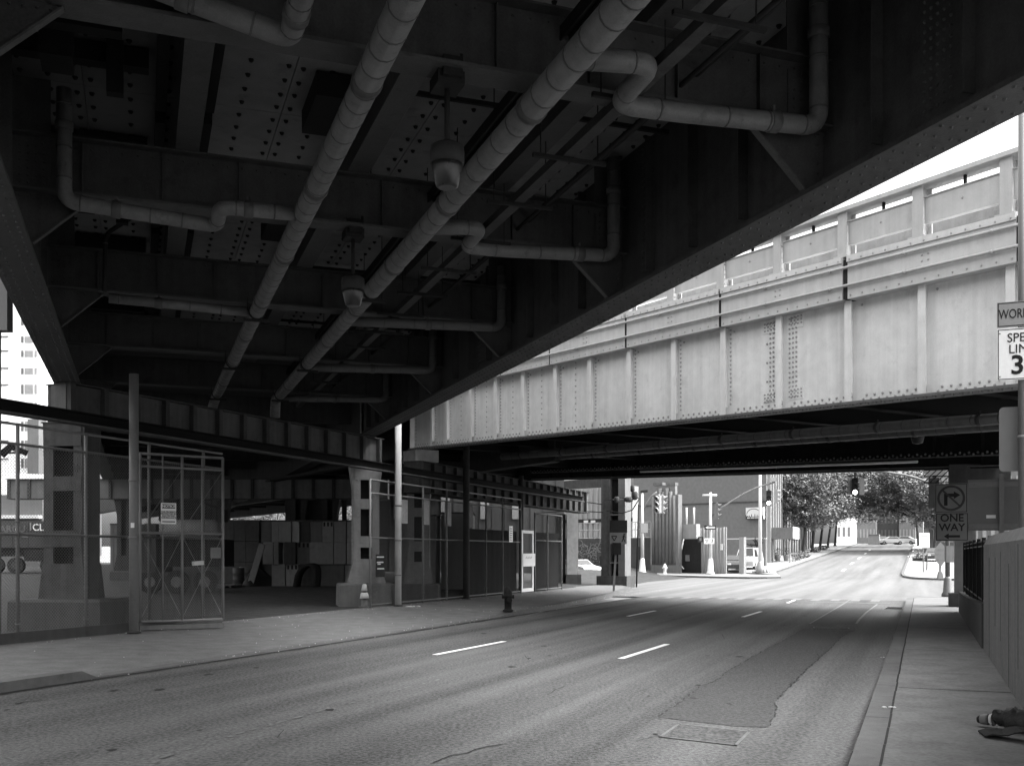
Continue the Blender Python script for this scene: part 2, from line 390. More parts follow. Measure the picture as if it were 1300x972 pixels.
# lane dashes
def dash(mb, p, q, w_, off=.008):
    a = G(*p); b = G(*q); n = (b-a).cross(Z).normalized()*w_/2; e = Vector((0, 0, off))
    mb.add([a-n+e, a+n+e, b+n+e, b-n+e], [(0, 1, 2, 3)])
mb = MB()
for p, q in [((552, 831), (640, 814)), ((788, 836), (847, 817.5)), ((797, 782), (832, 775)), ((943, 783), (966, 776)), ((1000, 765), (1010, 761))]: dash(mb, p, q, .13)
structure(mb.build('lane_dash', M['paint']))
mb = MB()
for p, q in [((1069, 724.8), (1073, 722)), ((1080, 716), (1083.3, 713.7)), ((1089.6, 709), (1092.6, 706.9)), ((1097.5, 703), (1100, 701.6)), ((1103, 698.7), (1105, 697.6))]: dash(mb, p, q, .22, .014)
structure(mb.build('lane_dash', M['white']))
mb = MB()
for d0 in lin(-11.5, -2, 12): strip4(mb, R, 44.5+random.uniform(-.2, .2), 46.4, d0, d0+.35, .010)
strip4(mb, R, 43.0, 43.25, -5.2, -1.2, .010)
for s0, d0, L in [(48.5, -9, 2.5), (49.2, -5, 2), (52, -3, 3), (54, -11, 4), (57, -7, 3), (51, -1.5, 2)]: strip4(mb, R, s0, s0+.12, d0, d0+L, .010)
for (a, b) in zip([(150, 990), (200, 965), (300, 932), (400, 905), (480, 882)], [(200, 965), (300, 932), (400, 905), (480, 882), (560, 862)]):
    a3, b3_ = gz(*a), gz(*b); k = int((b3_-a3).length/.22)
    for i in range(k):
        if random.random() < .6:
            c_ = a3.lerp(b3_, (i+random.random()*.5)/k); e_ = c_+(b3_-a3).normalized()*random.uniform(.05, .2); o_ = Vector((random.uniform(-.03, .03), 0, 0)); seam_line(mb, [c_+o_, e_+o_], random.uniform(.02, .07), .010)
seam_line(mb, [gz(*p) for p in [(668, 782), (700, 773), (745, 765), (780, 760)]], .10, .010)
structure(mb.build('worn_marking', M['worn']))
# dark cracks and blotches of tar in the road
mb = MB()
for (x0, y0, x1, y1) in [(20, 893, 60, 888), (545, 968, 640, 945), (250, 852, 300, 848), (860, 752, 930, 754)]:
    a, b = gz(x0, y0), gz(x1, y1); L = (b-a); pts = [a+L*t+L.cross(Z).normalized()*random.uniform(-.08, .08) for t in lin(0, 1, 6)]
    seam_line(mb, pts, .025)
random.seed(21)
for k in range(70):
    s_ = random.uniform(8, 42); d_ = random.choice([-2.8, -7.0, -10.4])+random.gauss(0, .5); c_ = R(s_, d_, .0065); rr_ = random.uniform(.015, .085)
    mb.poly([c_+Vector((rr_*random.uniform(.6, 1.2)*math.cos(a), rr_*1.6*random.uniform(.6, 1.2)*math.sin(a), 0)) for a in lin(0, 2*math.pi, 7)[:-1]])
for k in range(26):
    s_ = random.uniform(8, 36); d_ = random.uniform(-11, -1); c_ = R(s_, d_, .006); a = random.gauss(0, .25); e_ = (RS*math.cos(a)+RD*math.sin(a))
    pts = [c_+e_*q*.25+RD*random.uniform(-.02, .02) for q in range(random.randint(3, 8))]; seam_line(mb, pts, random.uniform(.006, .014), .0065)
structure(mb.build('road_crack', M['seam']))
# ---- manholes, drain
def cover(name, label, corners, cat='manhole cover', ribs=8):
    c = [gz(*p, 0) for p in corners]; ctr = sum(c, Vector())/4
    t = thing(name, label, cat, ctr)
    up = Vector((0, 0, 1))
    mb = MB()
    for i in range(4):
        p, q = c[i], c[(i+1) % 4]; d = (q-p).normalized(); mb.bar(p+up*.006-d*.015, q+up*.006+d*.015, .035, .012, up)
    mb.build('frame', M['walk'], t)
    mb = MB(); e = [p.lerp(ctr, .06)+up*.006 for p in c]; mb.prism(e, (0, 0, .004))
    if ribs > 8:
        for k in range(1, ribs):
            u = k/ribs; mb.bar(e[0].lerp(e[1], u)+up*.008, e[3].lerp(e[2], u)+up*.008, .025, .008, up)
    for u in ((.08, .92) if ribs > 8 else ()):
        for k in range(1, 14): mb.bar(e[0].lerp(e[3], u).lerp(e[1].lerp(e[2], u), k/14)+up*.01, e[0].lerp(e[3], u).lerp(e[1].lerp(e[2], u), k/14+.025)+up*.01, .05, .006, up)
    mb.build('lid', M['asphalt'], t); return t
cover('utility_cover', 'long rectangular metal utility cover set in the road near the camera', [zz(190, 635), zz(265, 583), zz(555, 615), zz(500, 670)], ribs=6)
cover('utility_cover', 'narrow rectangular metal cover at the far end of the asphalt patch', [zz(825, 187), zz(822, 180), zz(966, 184), zz(968, 191)], ribs=5)
cover('storm_drain', 'slotted storm drain grate against the right kerb under the bridge', [zz(1115, 106), zz(1125, 98), zz(1192, 100), zz(1186, 108)], 'drain', 12)

# ================================================================== ELEVATED VIADUCT (over the camera)
DL, DR = -1.68, 7.5           # web planes of the two main girders
SB = [-1.0, 4.6, 10.0, 15.3, 20.7, 26.1, 31.5]     # floor beams
S0, S1L, S1R = -6, 27.4, 36.2
via = thing('elevated_viaduct', 'dark riveted steel viaduct overhead, seen from below with its floor beams', 'viaduct', V(15, 3, 0))
def girder(d, s0, s1, side, rich):
    """side = +1: inner face towards +d"""
    mb = MB(); zt = 8.65; zb = 6.12
    mb.fbox(V, s0, s1, d-.02, d+.02, zb+.03, zt)
    for fl in (zt, zb): mb.fbox(V, s0, s1, d-.3, d+.3, fl-.025, fl+.025)
    mb.fbox(V, s0, s1, d+.02*side, d+.13*side, zb+.025, zb+.05); mb.fbox(V, s0, s1, d+.02*side, d+.05*side, zb+.05, zb+.2)
    mb.fbox(V, s0, s1, d+.02*side, d+.05*side, zt-.2, zt-.03)
    s = s0+.7; k = 0
    while s < s1:
        if min(abs(s-b) for b in SB) > .3:
            mb.fbox(V, s-.012, s+.012, d+.022*side, d+.17*side, zb+.21, zt-.21)
            if rich: mb.rivets(V(s+.06, d+.021*side, zb+.3), V(s+.06, d+.021*side, zt-.3), .17, VD*side, .02, 5)
        s += 1.3; k += 1
    g = mb.build('main_girder', M['steel_dark'], via)
    mb = MB()
    for dd in (-.22, -.1, .1, .22):
        mb.rivets(V(s0 if rich else s0, d+dd, zb-.026), V(s1, d+dd, zb-.026), .22, -Z, .025, 5)
    mb.fbox(V, s0, s1, d-.3, d+.3, zb-.0405+.012, zb-.0265)
    if rich:
        for zz_ in (zb+.12,): mb.rivets(V(s0, d+.051*side, zz_), V(s1, d+.051*side, zz_), .24, VD*side, .022, 5)
        for sp in (14.2, 8.0, 22.6):
            for q in range(5): mb.rivets(V(sp+q*.09, d+.023*side, zb+.3), V(sp+q*.09, d+.023*side, zt-.3), .1, VD*side, .022, 5)
        mb.rivets(V(s0, d+.051*side, zt-.12), V(s1, d+.051*side, zt-.12), .16, VD*side, .02, 5)
    mb.build('bottom_flange', M['steel_flange'], via)
girder(DL, S0, S1L, 1, True); girder(DR, S0, S1R, -1, True)
def floor_beam(s):
    mb = MB(); z0, z1 = 6.85, 7.62; a, b = DL+.03, DR-.03
    mb.fbox(V, s-.012, s+.012, a, b, z0+.02, z1-.02)
    mb.fbox(V, s-.17, s+.17, a, b, z1-.02, z1+.005)
    for zt_ in (z1-.1,): mb.rivets(V(s-.013, a+.2, zt_), V(s-.013, b-.2, zt_), .2, -VS, .018, 5)
    for d in lin(a+.9, b-.9, 7): mb.fbox(V, s-.08, s-.012, d-.008, d+.008, z0+.03, z1-.03)
    for sgn, wd in ((1, a), (-1, b)):   # knee bracket
        top = wd+sgn*1.0; lo = wd+sgn*.28
        mb.prism([V(s-.01, wd, z0-.001), V(s-.01, top, z0-.001), V(s-.01, lo, 6.16), V(s-.01, wd, 6.16)], VS*.02)
        mb.rivets(V(s-.012, top-sgn*.1, z0-.06), V(s-.012, wd, z0-.06), .11, -VS, .018, 5)
        mb.rivets(V(s-.012, wd+sgn*.08, 6.25), V(s-.012, wd+sgn*.08, 6.8), .1, -VS, .018, 5)
        # upright plate above
        mb.fbox(V, s-.011, s+.011, min(wd, wd+sgn*.5), max(wd, wd+sgn*.5), z1+.006, 8.4)
        for q in range(4): mb.rivets(V(s-.03, wd+sgn*.12+sgn*q*.1, z0+.12), V(s-.03, wd+sgn*.12+sgn*q*.1, z1-.15), .1, -VS, .018, 5)
        mb.fbox(V, s-.03, s-.012, min(wd+sgn*.02, wd+sgn*.5), max(wd+sgn*.02, wd+sgn*.5), z0+.04, z1-.12)
    o = mb.build('floor_beam', M['steel_dark'], via)
    mb = MB()
    mb.fbox(V, s-.19, s+.19, a+.9, b-.9, z0-.02, z0+.018)
    for sgn, wd in ((1, a), (-1, b)):
        top = wd+sgn*1.0; lo = wd+sgn*.28
        mb.bar(V(s, top, z0-.03), V(s, lo, 6.16), .1, .02, VD*sgn+Z*.9)
        mb.fbox(V, s-.19, s+.19, min(top, wd), max(top, wd), z0-.006, z0+.018)
    mb.build('beam_flange', M['steel_flange'], via)
for s in SB: floor_beam(s)
def stringer(d, s0, s1):
    mb = MB(); mb.fbox(V, s0, s1, d-.012, d+.012, 7.66, 8.38); mb.fbox(V, s0, s1, d-.16, d+.16, 7.63, 7.66); mb.fbox(V, s0, s1, d-.16, d+.16, 8.36, 8.385)
    mb.build('stringer', M['steel_flange'], via)
for d in (.62, 3.05, 5.25): stringer(d, S0, S1L+ (d-DL)*.95)
# deck panels, bay by bay; each sheet with bolts
SBE = [S0]+SB[0:]+[36.6]
bays = [(-1.6, .46), (.78, 2.89), (3.21, 5.09), (5.41, 7.42)]
for i in range(len(SBE)-1):
    a, b = SBE[i], SBE[i+1]
    for j, (d0, d1) in enumerate(bays):
        b2 = min(b, S1L+(d0-DL)*.97+.4)
        if b2-a < .5: continue
        mb = MB(); n = max(1, round((b2-a)/2.3)); mid = d0+(d1-d0)*(.42 if j % 2 == 0 else .55)
        bolts = mb; zc = 8.40; mb.fbox(V, a+.01, b2-.01, d0+.01, d1-.01, 8.45, 8.51)
        for k in range(n):
            u0, u1 = a+(b2-a)*k/n+.006, a+(b2-a)*(k+1)/n-.006
            for e0, e1 in ((d0, mid-.006), (mid+.006, d1)):
                mb.cur = 0; mb.fbox(V, u0, u1, e0, e1, zc, zc+.06); mb.cur = 1
                nb = max(2, round((u1-u0)/.42)); 
                for q in range(nb):
                    for dd in (e0+.09, (e0+e1)/2 if (e1-e0) > .8 else None, e1-.09):
                        if dd is None: continue
                        bolts.rivet(V(u0+(q+.5)*(u1-u0)/nb+random.uniform(-.02, .02), dd, zc-.001), -Z, .04, 6)
        # a darker open bay with timber and services on the left side near the girder
        mb.build('deck_panel', [M['deck_dark'] if (j == 0 and i in (3, 4)) else M['deck'], M['bolt']], via)
mb = MB()
mb.fbox(V, S0, 36.6, DL-1.0, DR+.8, 8.56, 8.9)
mb.fbox(V, S0, S1L+.4, DL-1.0, DL-.75, 8.9, 9.9); mb.fbox(V, S0, 36.6, DR+.55, DR+.8, 8.9, 9.7)
mb.build('roadway_slab', M['conc_dark'], via)
# cross struts under the deck and side channels
mb = MB()
for i in range(len(SB)-1):
    a, b = SB[i], SB[i+1]
    for f in (.36, .68):
        s = a+(b-a)*f
        mb.fbox(V, s-.03, s+.03, 3.2, 5.1, 8.2, 8.26); mb.fbox(V, s-.03, s+.03, 5.3, 7.4, 8.2, 8.26)
    mb.fbox(V, a+.2, b-.2, .86, .98, 8.18, 8.38); mb.fbox(V, a+.2, b-.2, .2, .34, 8.1, 8.38)
    for (u, d0, d1, h) in [(.3, -1.4, .1, .3), (.52, -1.2, -.2, .42), (.75, -1.5, .1, .25)]:
        s = a+(b-a)*u; mb.fbox(V, s-.1, s+.1, d0, d1, 8.38-h, 8.37)
    s = a+(b-a)*.55; mb.fbox(V, s, s+.5, -1.1, -.75, 7.7, 8.35); mb.fbox(V, s+.8, s+.95, -.4, -.2, 7.7, 8.36)
    mb.fbox(V, a+(b-a)*.7, a+(b-a)*.95, 2.2, 2.75, 8.05, 8.37)
mb.build('cross_strut', M['steel_black'], via)
mb = MB()
mb.fbox(V, S0, 35, 4.15, 4.27, 7.42, 7.5); mb.fbox(V, S0, 35, 4.15, 4.17, 7.35, 7.42); mb.fbox(V, S0, 35, 4.25, 4.27, 7.35, 7.42)
mb.build('channel', M['steel_black'], via)

# pipes hung below the floor beams
def elbowed(pts, r, m=6):
    """polyline with rounded corners"""
    out = [Vector(pts[0])]
    for i in range(1, len(pts)-1):
        p, c, q = Vector(pts[i-1]), Vector(pts[i]), Vector(pts[i+1])
        k = min(r, (p-c).length*.45, (q-c).length*.45)
        a = c+(p-c).normalized()*k; b = c+(q-c).normalized()*k
        for t in lin(0, 1, m): out.append(a*(1-t)**2+c*2*t*(1-t)+b*t*t)
    out.append(Vector(pts[-1])); return out
def pipe(name, label, pts, r, m, band_step, cat='pipe', group=None, bend=.25, hang=None, bands_from=0):
    base = Vector(pts[0]); t = thing(name, label, cat, (base.x, base.y, base.z), 0, group)
    mb = MB(); mb.tube(elbowed(pts, bend), r, 14); mb.cur = 1
    for p, q in zip(pts[:-1], pts[1:]):
        p, q = Vector(p), Vector(q); L = (q-p).length; d = (q-p)/L; u = bend+.02
        while u < L-bend*.8:
            c = p+d*u; mb.tube([c-d*.010, c+d*.010], r+.005, 14); u += band_step*random.uniform(.8, 1.2)
    for p, q in zip(pts[:-1], pts[1:]):
        p, q = Vector(p), Vector(q); L = (q-p).length; d = (q-p)/L
        for k in range(int(L/3.1)+(1 if 1.1 < L < 3.1 else 0)):
            c = p+d*(L*.33 if L < 3.1 else 1.6+k*3.1); mb.tube([c-d*.06, c-d*.05, c+d*.05, c+d*.06], r+.014, 14, rad=[r+.006, r+.016, r+.016, r+.006])
            mb.bar(c+Z*r, c+Z*(r+.07), .05, .03)
    mb.build('jacket', [m, M['band']], t)
    if hang:
        for c, zt in hang:
            c = Vector(c); mb = MB(); d = (Vector(pts[1])-Vector(pts[0])).normalized()
            mb.tube([c-d*.04, c+d*.04], r+.02, 12); sd_ = d.cross(Z).normalized()
            for e in (-1, 1): mb.wire(c+sd_*e*(r+.03), c+sd_*e*(r+.03)+Z*(zt-c.z), .009)
            mb.bar(c-sd_*(r+.1)-Z*(r+.03), c+sd_*(r+.1)-Z*(r+.03), .05, .05); mb.build('hanger', M['steel_black'], t)
    return t
ZP = 6.60
pipe('drain_main', 'left of the two long banded drain pipes running under the viaduct', [V(-4, 2.10, ZP), V(31.6, 2.10, ZP), V(31.7, 2.0, ZP-.35)], .14, M['pipe'], .42, hang=[(V(s, 2.10, ZP), 6.85) for s in (20.2, 25.7, 30.9)], bend=.15)
pipe('drain_main', 'right of the two long banded drain pipes, the thicker one passing the lamps', [V(-4, 3.84, ZP), V(31.6, 3.84, ZP), V(31.75, 3.84, ZP-.5)], .15, M['pipe'], .42, hang=[(V(s, 3.84, ZP), 6.85) for s in (17.9, 25.3, 30.5)], bend=.15)
def scup(s, big, label, label2):
    zl = 6.62
    r = .105
    # right side scupper: riser at the girder, run across, dogleg back to the main
    pts = [V(s-.35, 7.15, 8.3), V(s-.35, 7.15, zl+.12), V(s-.35, 5.35, zl+.02), V(s-.35, 4.65, zl), V(s-1.15, 4.65, zl+.06), V(s-1.15, 3.84, ZP)]
    pipe('scupper_pipe', label, pts, r, M['pipe'] if big else M['pipe_dull'], .5, group=None, bend=.2)
    return
scup(10.0, True, 'nearest scupper pipe on the right girder, doubling back to the thick drain main', '')
scup(15.3, True, 'second scupper pipe on the right girder from the near end', '')
def scup_simple(s, label):
    pipe('scupper_pipe', label, [V(s-.3, 7.15, 8.0), V(s-.3, 7.15, 6.72), V(s-.3, 3.9, 6.6)], .1, M['pipe_dull'], .6, bend=.2)
scup_simple(20.7, 'third scupper pipe on the right girder from the near end')
scup_simple(26.1, 'fourth scupper pipe on the right girder from the near end')
scup_simple(31.5, 'farthest scupper pipe on the right girder, by the cross girder')
pipe('scupper_pipe', 'nearest left scupper pipe, joining a short branch at the top edge of the view', [V(9.5, -.1, 6.95), V(9.5, 1.28, 6.66), V(8.2, 1.28, 6.66), V(5, 1.28, 6.66)], .105, M['pipe'], .45, bend=.16)
pipe('scupper_pipe', 'left scupper pipe with tall riser and a stepped run across the second floor beam', [V(14.8, -.95, 8.1), V(14.8, -.95, 6.62), V(14.8, 1.0, 6.50), V(14.2, 1.0, 6.58), V(14.2, 2.1, ZP)], .1, M['pipe'], .5, bend=.18)
pipe('scupper_pipe', 'left scupper pipe below the third floor beam, with a thin bent riser', [V(20.3, -.55, 6.66), V(20.3, 2.1, ZP)], .09, M['pipe'], .55, bend=.15)
pipe('conduit', 'thin black bent conduit beside the left scupper pipe of the third floor beam', [V(20.2, -.1, 8.2), V(20.2, -.6, 7.8), V(20.2, -.62, 6.75)], .04, M['steel_black'], 5, bend=.15)
# cable tray with hanger rods
t = thing('cable_tray', 'dark channel tray hung on thin rods beside the thick drain main', 'cable tray', V(10, 4.85, 6.7))
mb = MB(); mb.fbox(V, -4, 34, 4.78, 4.93, 6.74, 6.76); mb.fbox(V, -4, 34, 4.78, 4.80, 6.76, 6.85); mb.fbox(V, -4, 34, 4.91, 4.93, 6.76, 6.85); mb.build('channel', M['steel_dark'], t)
for s in lin(8, 32, 14):
    mb = MB()
    for d in (4.5, 5.25): mb.wire(V(s, d, 6.72), V(s, d, 8.38), .009)
    mb.fbox(V, s-.025, s+.025, 4.4, 5.35, 6.69, 6.735); mb.build('hanger', M['steel_black'], t)
for dd, zz_ in ((5.55, 7.1), (5.75, 7.25)):
    mb = MB(); mb.tube([V(4, dd, zz_), V(20, dd+.1, zz_), V(34, dd, zz_)], .03, 6); mb.build('cable', M['steel_black'], t)
# lamps
def lamp(s, d, label, k=1.0):
    z = 6.83; t = thing('pendant_lamp', label, 'lamp', V(s, d, z), 0, 'pendant lamps under the viaduct'); c = V(s, d, 0)
    mb = MB(); mb.fbox(V, s-.16, s+.16, d-.14, d+.14, z-.13, z); mb.fbox(V, s-.22, s-.16, d-.1, d+.1, z-.08, z+.12); mb.fbox(V, s+.16, s+.22, d-.1, d+.1, z-.08, z+.12)
    mb.tube([V(s-.1, d+.12, z), V(s-.1, d+.12, z+.2)], .025, 6); mb.build('clamp', M['steel_black'], t)
    mb = MB(); mb.tube([c+Z*(z-.1), c+Z*(z-.72)], .028, 8); mb.build('stem', M['steel_black'], t)
    mb = MB(); mb.lathe(c+Z*(z-1.14), [(.09, .0), (.115, .02), (.16, .2), (.165, .24)], 18); mb.build('refractor', M['lampglass'], t)
    mb = MB(); mb.lathe(c+Z*(z-1.14), [(.16, .24), (.175, .25), (.178, .36), (.17, .42), (.12, .45), (.04, .455)], 18); mb.build('housing', M['glaze'], t)
    mb = MB(); mb.tube([V(s, d+.1, z), V(s-.1, d+.3, z+.3), V(s-.1, d+.25, z+.9), V(s-.2, d+.4, 8.3)], .012, 5); mb.build('cord', M['black'], t)
lamp(10.1, 2.95, 'large barrel lamp hanging between the two drain mains near the camera')
lamp(15.4, 3.02, 'smaller looking barrel lamp hanging lower beside the thick drain main')

# ================================================================== PALE GIRDER BRIDGE (right)
bz = lambda t: 6.03-.0412*t            # underside of near girder
wz = lambda t: 8.08-.0352*t            # top of web / underside of fascia
fz = lambda t: 9.10-.0405*t            # top of fascia
pz = lambda t: 9.56-.0125*t            # top of parapet
cz = lambda o: (lambda t: bz(t)+o)
gb = thing('girder_bridge', 'pale grey riveted plate girder bridge crossing over the road on the right', 'bridge', Bf(13, 7, 0))
T1 = 37.0
ts = [1.73, 2.92, 4.74, 6.46, 8.19, 10.04, 11.84, 13.68, 15.56, 17.4, 19.23, 21.21, 23.03, 24.9, 26.75, 28.6, 30.45, 32.3, 34.15, 36]
mb = MB(); mb.rv = 1; nw = -BW
mb.fboxz(Bf, 0, T1, -.012, .012, cz(.02), wz)
mb.fboxz(Bf, 0, T1, -.02, -.012, cz(.025), cz(.22))          # bottom angle, vertical leg
mb.fboxz(Bf, 0, .035, -.2, -.0125, cz(.02), wz); 
tt = 0.1
while tt < T1:
    if min(abs(tt-x) for x in ts) > .11: mb.rivet(Bf(tt, -.021, bz(tt)+.07), nw, .031); mb.rivet(Bf(tt+.09, -.021, bz(tt+.09)+.155), nw, .031)
    tt += .2
for i, t in enumerate(ts):
    if i < 10: mb.rivets(Bf(t+.12, -.013, bz(t)+.3), Bf(t+.12, -.013, wz(t)-.06), .105, nw, .028)
    if i < 6: mb.rivets(Bf(t+.9, -.013, bz(t)+.3), Bf(t+.9, -.013, wz(t)-.06), .16, nw, .026)
    mb.rivet(Bf(t+.25, -.013, wz(t)-.12), nw, .03)
for q in (.1, .2): mb.rivets(Bf(q, -.013, bz(0)+.2), Bf(q, -.013, wz(0)), .13, nw, .022)
# web splice
t = 19.23
for q in (-.5, -.4, -.3, -.2, .2, .3, .4):
    mb.rivets(Bf(t+q, -.013, bz(t)+.3), Bf(t+q, -.013, wz(t)-.1), .105 if abs(q) < .45 else .4, nw, .03)
mb.fboxz(Bf, t-.62, t-.16, -.026, -.0125, cz(.23), cz(.52)); mb.fboxz(Bf, t+.16, t+.62, -.026, -.0125, cz(.23), cz(.52))
mb.fboxz(Bf, t-.62, t-.16, -.026, -.0125, lambda x: wz(x)-.32, lambda x: wz(x)-.01); mb.fboxz(Bf, t+.16, t+.62, -.026, -.0125, lambda x: wz(x)-.32, lambda x: wz(x)-.01)
for q in (-.56, -.46, -.36, -.26, .26, .36, .46, .56):
    for h in (.28, .36, .44): mb.rivet(Bf(t+q, -.027, bz(t)+h), nw, .024); mb.rivet(Bf(t+q, -.027, wz(t)-h+.2), nw, .024)
gir = mb.build('main_girder', [M['steel_light'], M['rivet_pale']], gb)
for i, t in enumerate(ts):
    mb = MB(); mb.fboxz(Bf, t-.008, t+.008, -.155, -.021, cz(.225), lambda x: wz(x)-.002)
    mb.fboxz(Bf, t-.09, t+.09, -.168, -.155, cz(.03), lambda x: wz(x)-.002)
    mb.build('stiffener', M['steel_light'], gir)
mb = MB(); mb.fboxz(Bf, 0, T1, -.26, .26, cz(-.03), cz(.02))
tt = .1
while tt < T1: 
    for q in (-.2, -.1): mb.rivet(Bf(tt, q, bz(tt)-.031), -Z, .026, 5)
    tt += .2
mb.build('bottom_flange', M['steel_mid'], gb)
# fascia with two rail pipes, expansion gaps at joints
for a, b in zip([0.0, 7.03, 9.96, 13.75, 17.47, 21.3, 25.2, 29, 33], [7.0, 9.93, 13.7, 17.42, 21.2, 25.12, 28.95, 32.9, T1]):
    mb = MB(); mb.rv = 1; mb.fboxz(Bf, a+.02, b-.02, -.30, .3, wz, lambda x: fz(x)-.05)
    mb.fboxz(Bf, a+.02, b-.02, -.34, .3, lambda x: fz(x)-.05, fz)
    mb.fboxz(Bf, a+.02, b-.02, -.34, -.30, lambda x: fz(x)-.13, lambda x: fz(x)-.05)
    k = max(2, int((b-a)/.28))
    for i in range(k):
        t = a+.1+(b-a-.2)*i/(k-1); mb.rivet(Bf(t, -.341, fz(t)-.085), nw, .022); mb.rivet(Bf(t, -.301, wz(t)+.07), nw, .022)
    m_ = (a+b)/2
    for q in (-.07, .07):
        for h in (.3, .42, .54): mb.rivet(Bf(m_+q, -.301, wz(m_)+h), nw, .022)
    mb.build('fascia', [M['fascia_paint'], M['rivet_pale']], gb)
for a in (7.015, 9.945, 13.72, 17.445, 21.25, 25.16, 28.97, 32.95):
    mb = MB(); mb.fboxz(Bf, a-.05, a+.05, -.29, .2, lambda x: wz(x)+.01, lambda x: fz(x)-.06); mb.build('joint_filler', M['black'], gb)
for zo in (.30, .72):
    mb = MB(); f = lambda t: wz(t)+(fz(t)-wz(t))*zo
    mb.tube([Bf(t, -.36, f(t)) for t in lin(1, T1, 12)], .032, 8)
    for t in lin(2, 36, 18): mb.tube([Bf(t-.03, -.36, f(t)), Bf(t+.03, -.36, f(t))], .042, 8); mb.bar(Bf(t, -.3, f(t)), Bf(t, -.36, f(t)), .03)
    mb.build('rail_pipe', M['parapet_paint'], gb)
# parapet
pts_ = [19.25-1.87*k for k in range(9, 0, -1)]+[19.25+1.87*k for k in range(0, 10)]
for t in pts_:
    mb = MB(); mb.rv = 1; mb.fboxz(Bf, t-.12, t+.12, -.24, -.21, lambda x: fz(x)+.001, lambda x: pz(x)-.09); mb.fboxz(Bf, t-.02, t+.02, -.21, .04, lambda x: fz(x)+.001, lambda x: pz(x)-.09); mb.fboxz(Bf, t-.12, t+.12, .04, .07, lambda x: fz(x)+.001, lambda x: pz(x)-.09)
    mb.fboxz(Bf, t-.19, t+.19, -.29, .12, lambda x: fz(x)+.0005, lambda x: fz(x)+.045)
    mb.rivets(Bf(t+.021, -.1, fz(t)+.15), Bf(t+.021, -.1, pz(t)-.2), .11, BT, .02)
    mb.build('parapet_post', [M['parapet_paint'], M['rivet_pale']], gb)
for a, b in zip(pts_[:-1], pts_[1:]):
    g = lambda u: (lambda x: fz(x)+(pz(x)-fz(x))*u)
    mb = MB(); mb.rv = 1; mb.fboxz(Bf, a+.1, b-.1, -.16, -.14, g(.28), g(.72)); mb.fboxz(Bf, a+.1, b-.1, -.19, -.05, g(.72), lambda x: g(.72)(x)+.02); mb.fboxz(Bf, a+.1, b-.1, -.1595, -.03, lambda x: g(.28)(x)-.02, g(.28))
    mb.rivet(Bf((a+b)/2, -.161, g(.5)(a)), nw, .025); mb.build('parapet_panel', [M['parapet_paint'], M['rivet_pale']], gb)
    m_ = (a+b)/2; mb = MB(); mb.fboxz(Bf, m_-.02, m_+.02, -.1, -.04, lambda x: g(.72)(x)+.021, lambda x: pz(x)-.09); mb.build('baluster', M['steel_black'], gb)
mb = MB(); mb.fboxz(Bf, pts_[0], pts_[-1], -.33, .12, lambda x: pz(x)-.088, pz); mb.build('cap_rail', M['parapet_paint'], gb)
mb = MB(); mb.fboxz(Bf, pts_[0], pts_[-1], .8, .95, lambda x: fz(x)-.2, lambda x: pz(x)-.36); mb.build('inner_barrier', M['conc_pale2'], gb)
# deck, floor beams and far girder
W2 = 14.0
fbz = lambda t: 5.55-.046*t
mb = MB(); mb.fboxz(Bf, -.2, T1, .02, W2, lambda x: wz(x)-.25, lambda x: wz(x)+.35); mb.fboxz(Bf, -15.4, T1, W2-.1, W2+.15, lambda x: wz(x)+.36, lambda x: wz(x)+1.3); mb.build('roadway_slab', M['truck'], gb)
mb = MB(); mb.fboxz(Bf, -15.5, 20, W2-.015, W2+.015, fbz, lambda x: wz(x)-.26); mb.fboxz(Bf, -15.5, 20, W2-.25, W2+.25, lambda x: fbz(x)-.03, fbz)
t = -15
while t < 20:
    mb.fboxz(Bf, t-.01, t+.01, W2-.2, W2-.016, lambda x: fbz(x)+.02, lambda x: wz(x)-.27); t += 1.87
mb.build('main_girder', M['steel_black'], gb)
for t in lin(-13, 33, 12):
    mb = MB(); b0 = bz(t)+.55
    mb.fbox(Bf, t-.012, t+.012, .03, W2-.03, b0, wz(t)-.26); mb.fbox(Bf, t-.17, t+.17, .27, W2-.27, b0-.03, b0)
    mb.prism([Bf(t-.01, .03, b0-.031), Bf(t-.01, 1.2, b0-.031), Bf(t-.01, .3, bz(t)+.03), Bf(t-.01, .03, bz(t)+.03)], BT*.02)
    mb.build('floor_beam', M['shade_black'], gb)
for w_ in (2.8, 5.4, 8, 10.6):
    mb = MB(); mb.fboxz(Bf, -14, 33, w_-.012, w_+.012, lambda x: wz(x)-.9, lambda x: wz(x)-.255); mb.fboxz(Bf, -14, 33, w_-.15, w_+.15, lambda x: wz(x)-.92, lambda x: wz(x)-.9); mb.build('stringer', M['shade_black'], gb)
for w_, r in ((5.8, .15), (7.4, .15)):
    zf = lambda t: bz(t)+.12
    pipe('drain_main', 'pipe slung beneath the pale girder bridge, nearer its pale girder' if w_ < 6 else 'pipe slung beneath the pale girder bridge, next to the small lamp', [Bf(-3, w_, zf(-3)), Bf(34, w_, zf(34))], r, M['steel_mid'], .7, group='pipes under the pale bridge')
mb = MB(); mb.fboxz(Bf, -13, 16, W2-.30, W2-.252, lambda x: fbz(x)+.02, lambda x: fbz(x)+.06)
t = -13
while t < 16: mb.rivet(Bf(t, W2-.302, fbz(t)+.5), -BW, .05, 6); mb.rivet(Bf(t+.17, W2-.302, fbz(t+.17)+.44), -BW, .05, 6); t += .34
mb.fboxz(Bf, -13, 16, W2-.30, W2-.02, lambda x: fbz(x)+.38, lambda x: fbz(x)+.41)
mb.build('flange_angle', M['steel_mid'], gb)
t = thing('bridge_conduit', 'thin pale conduit running along the far girder of the pale bridge', 'conduit', Bf(0, W2-.4, fbz(0)))
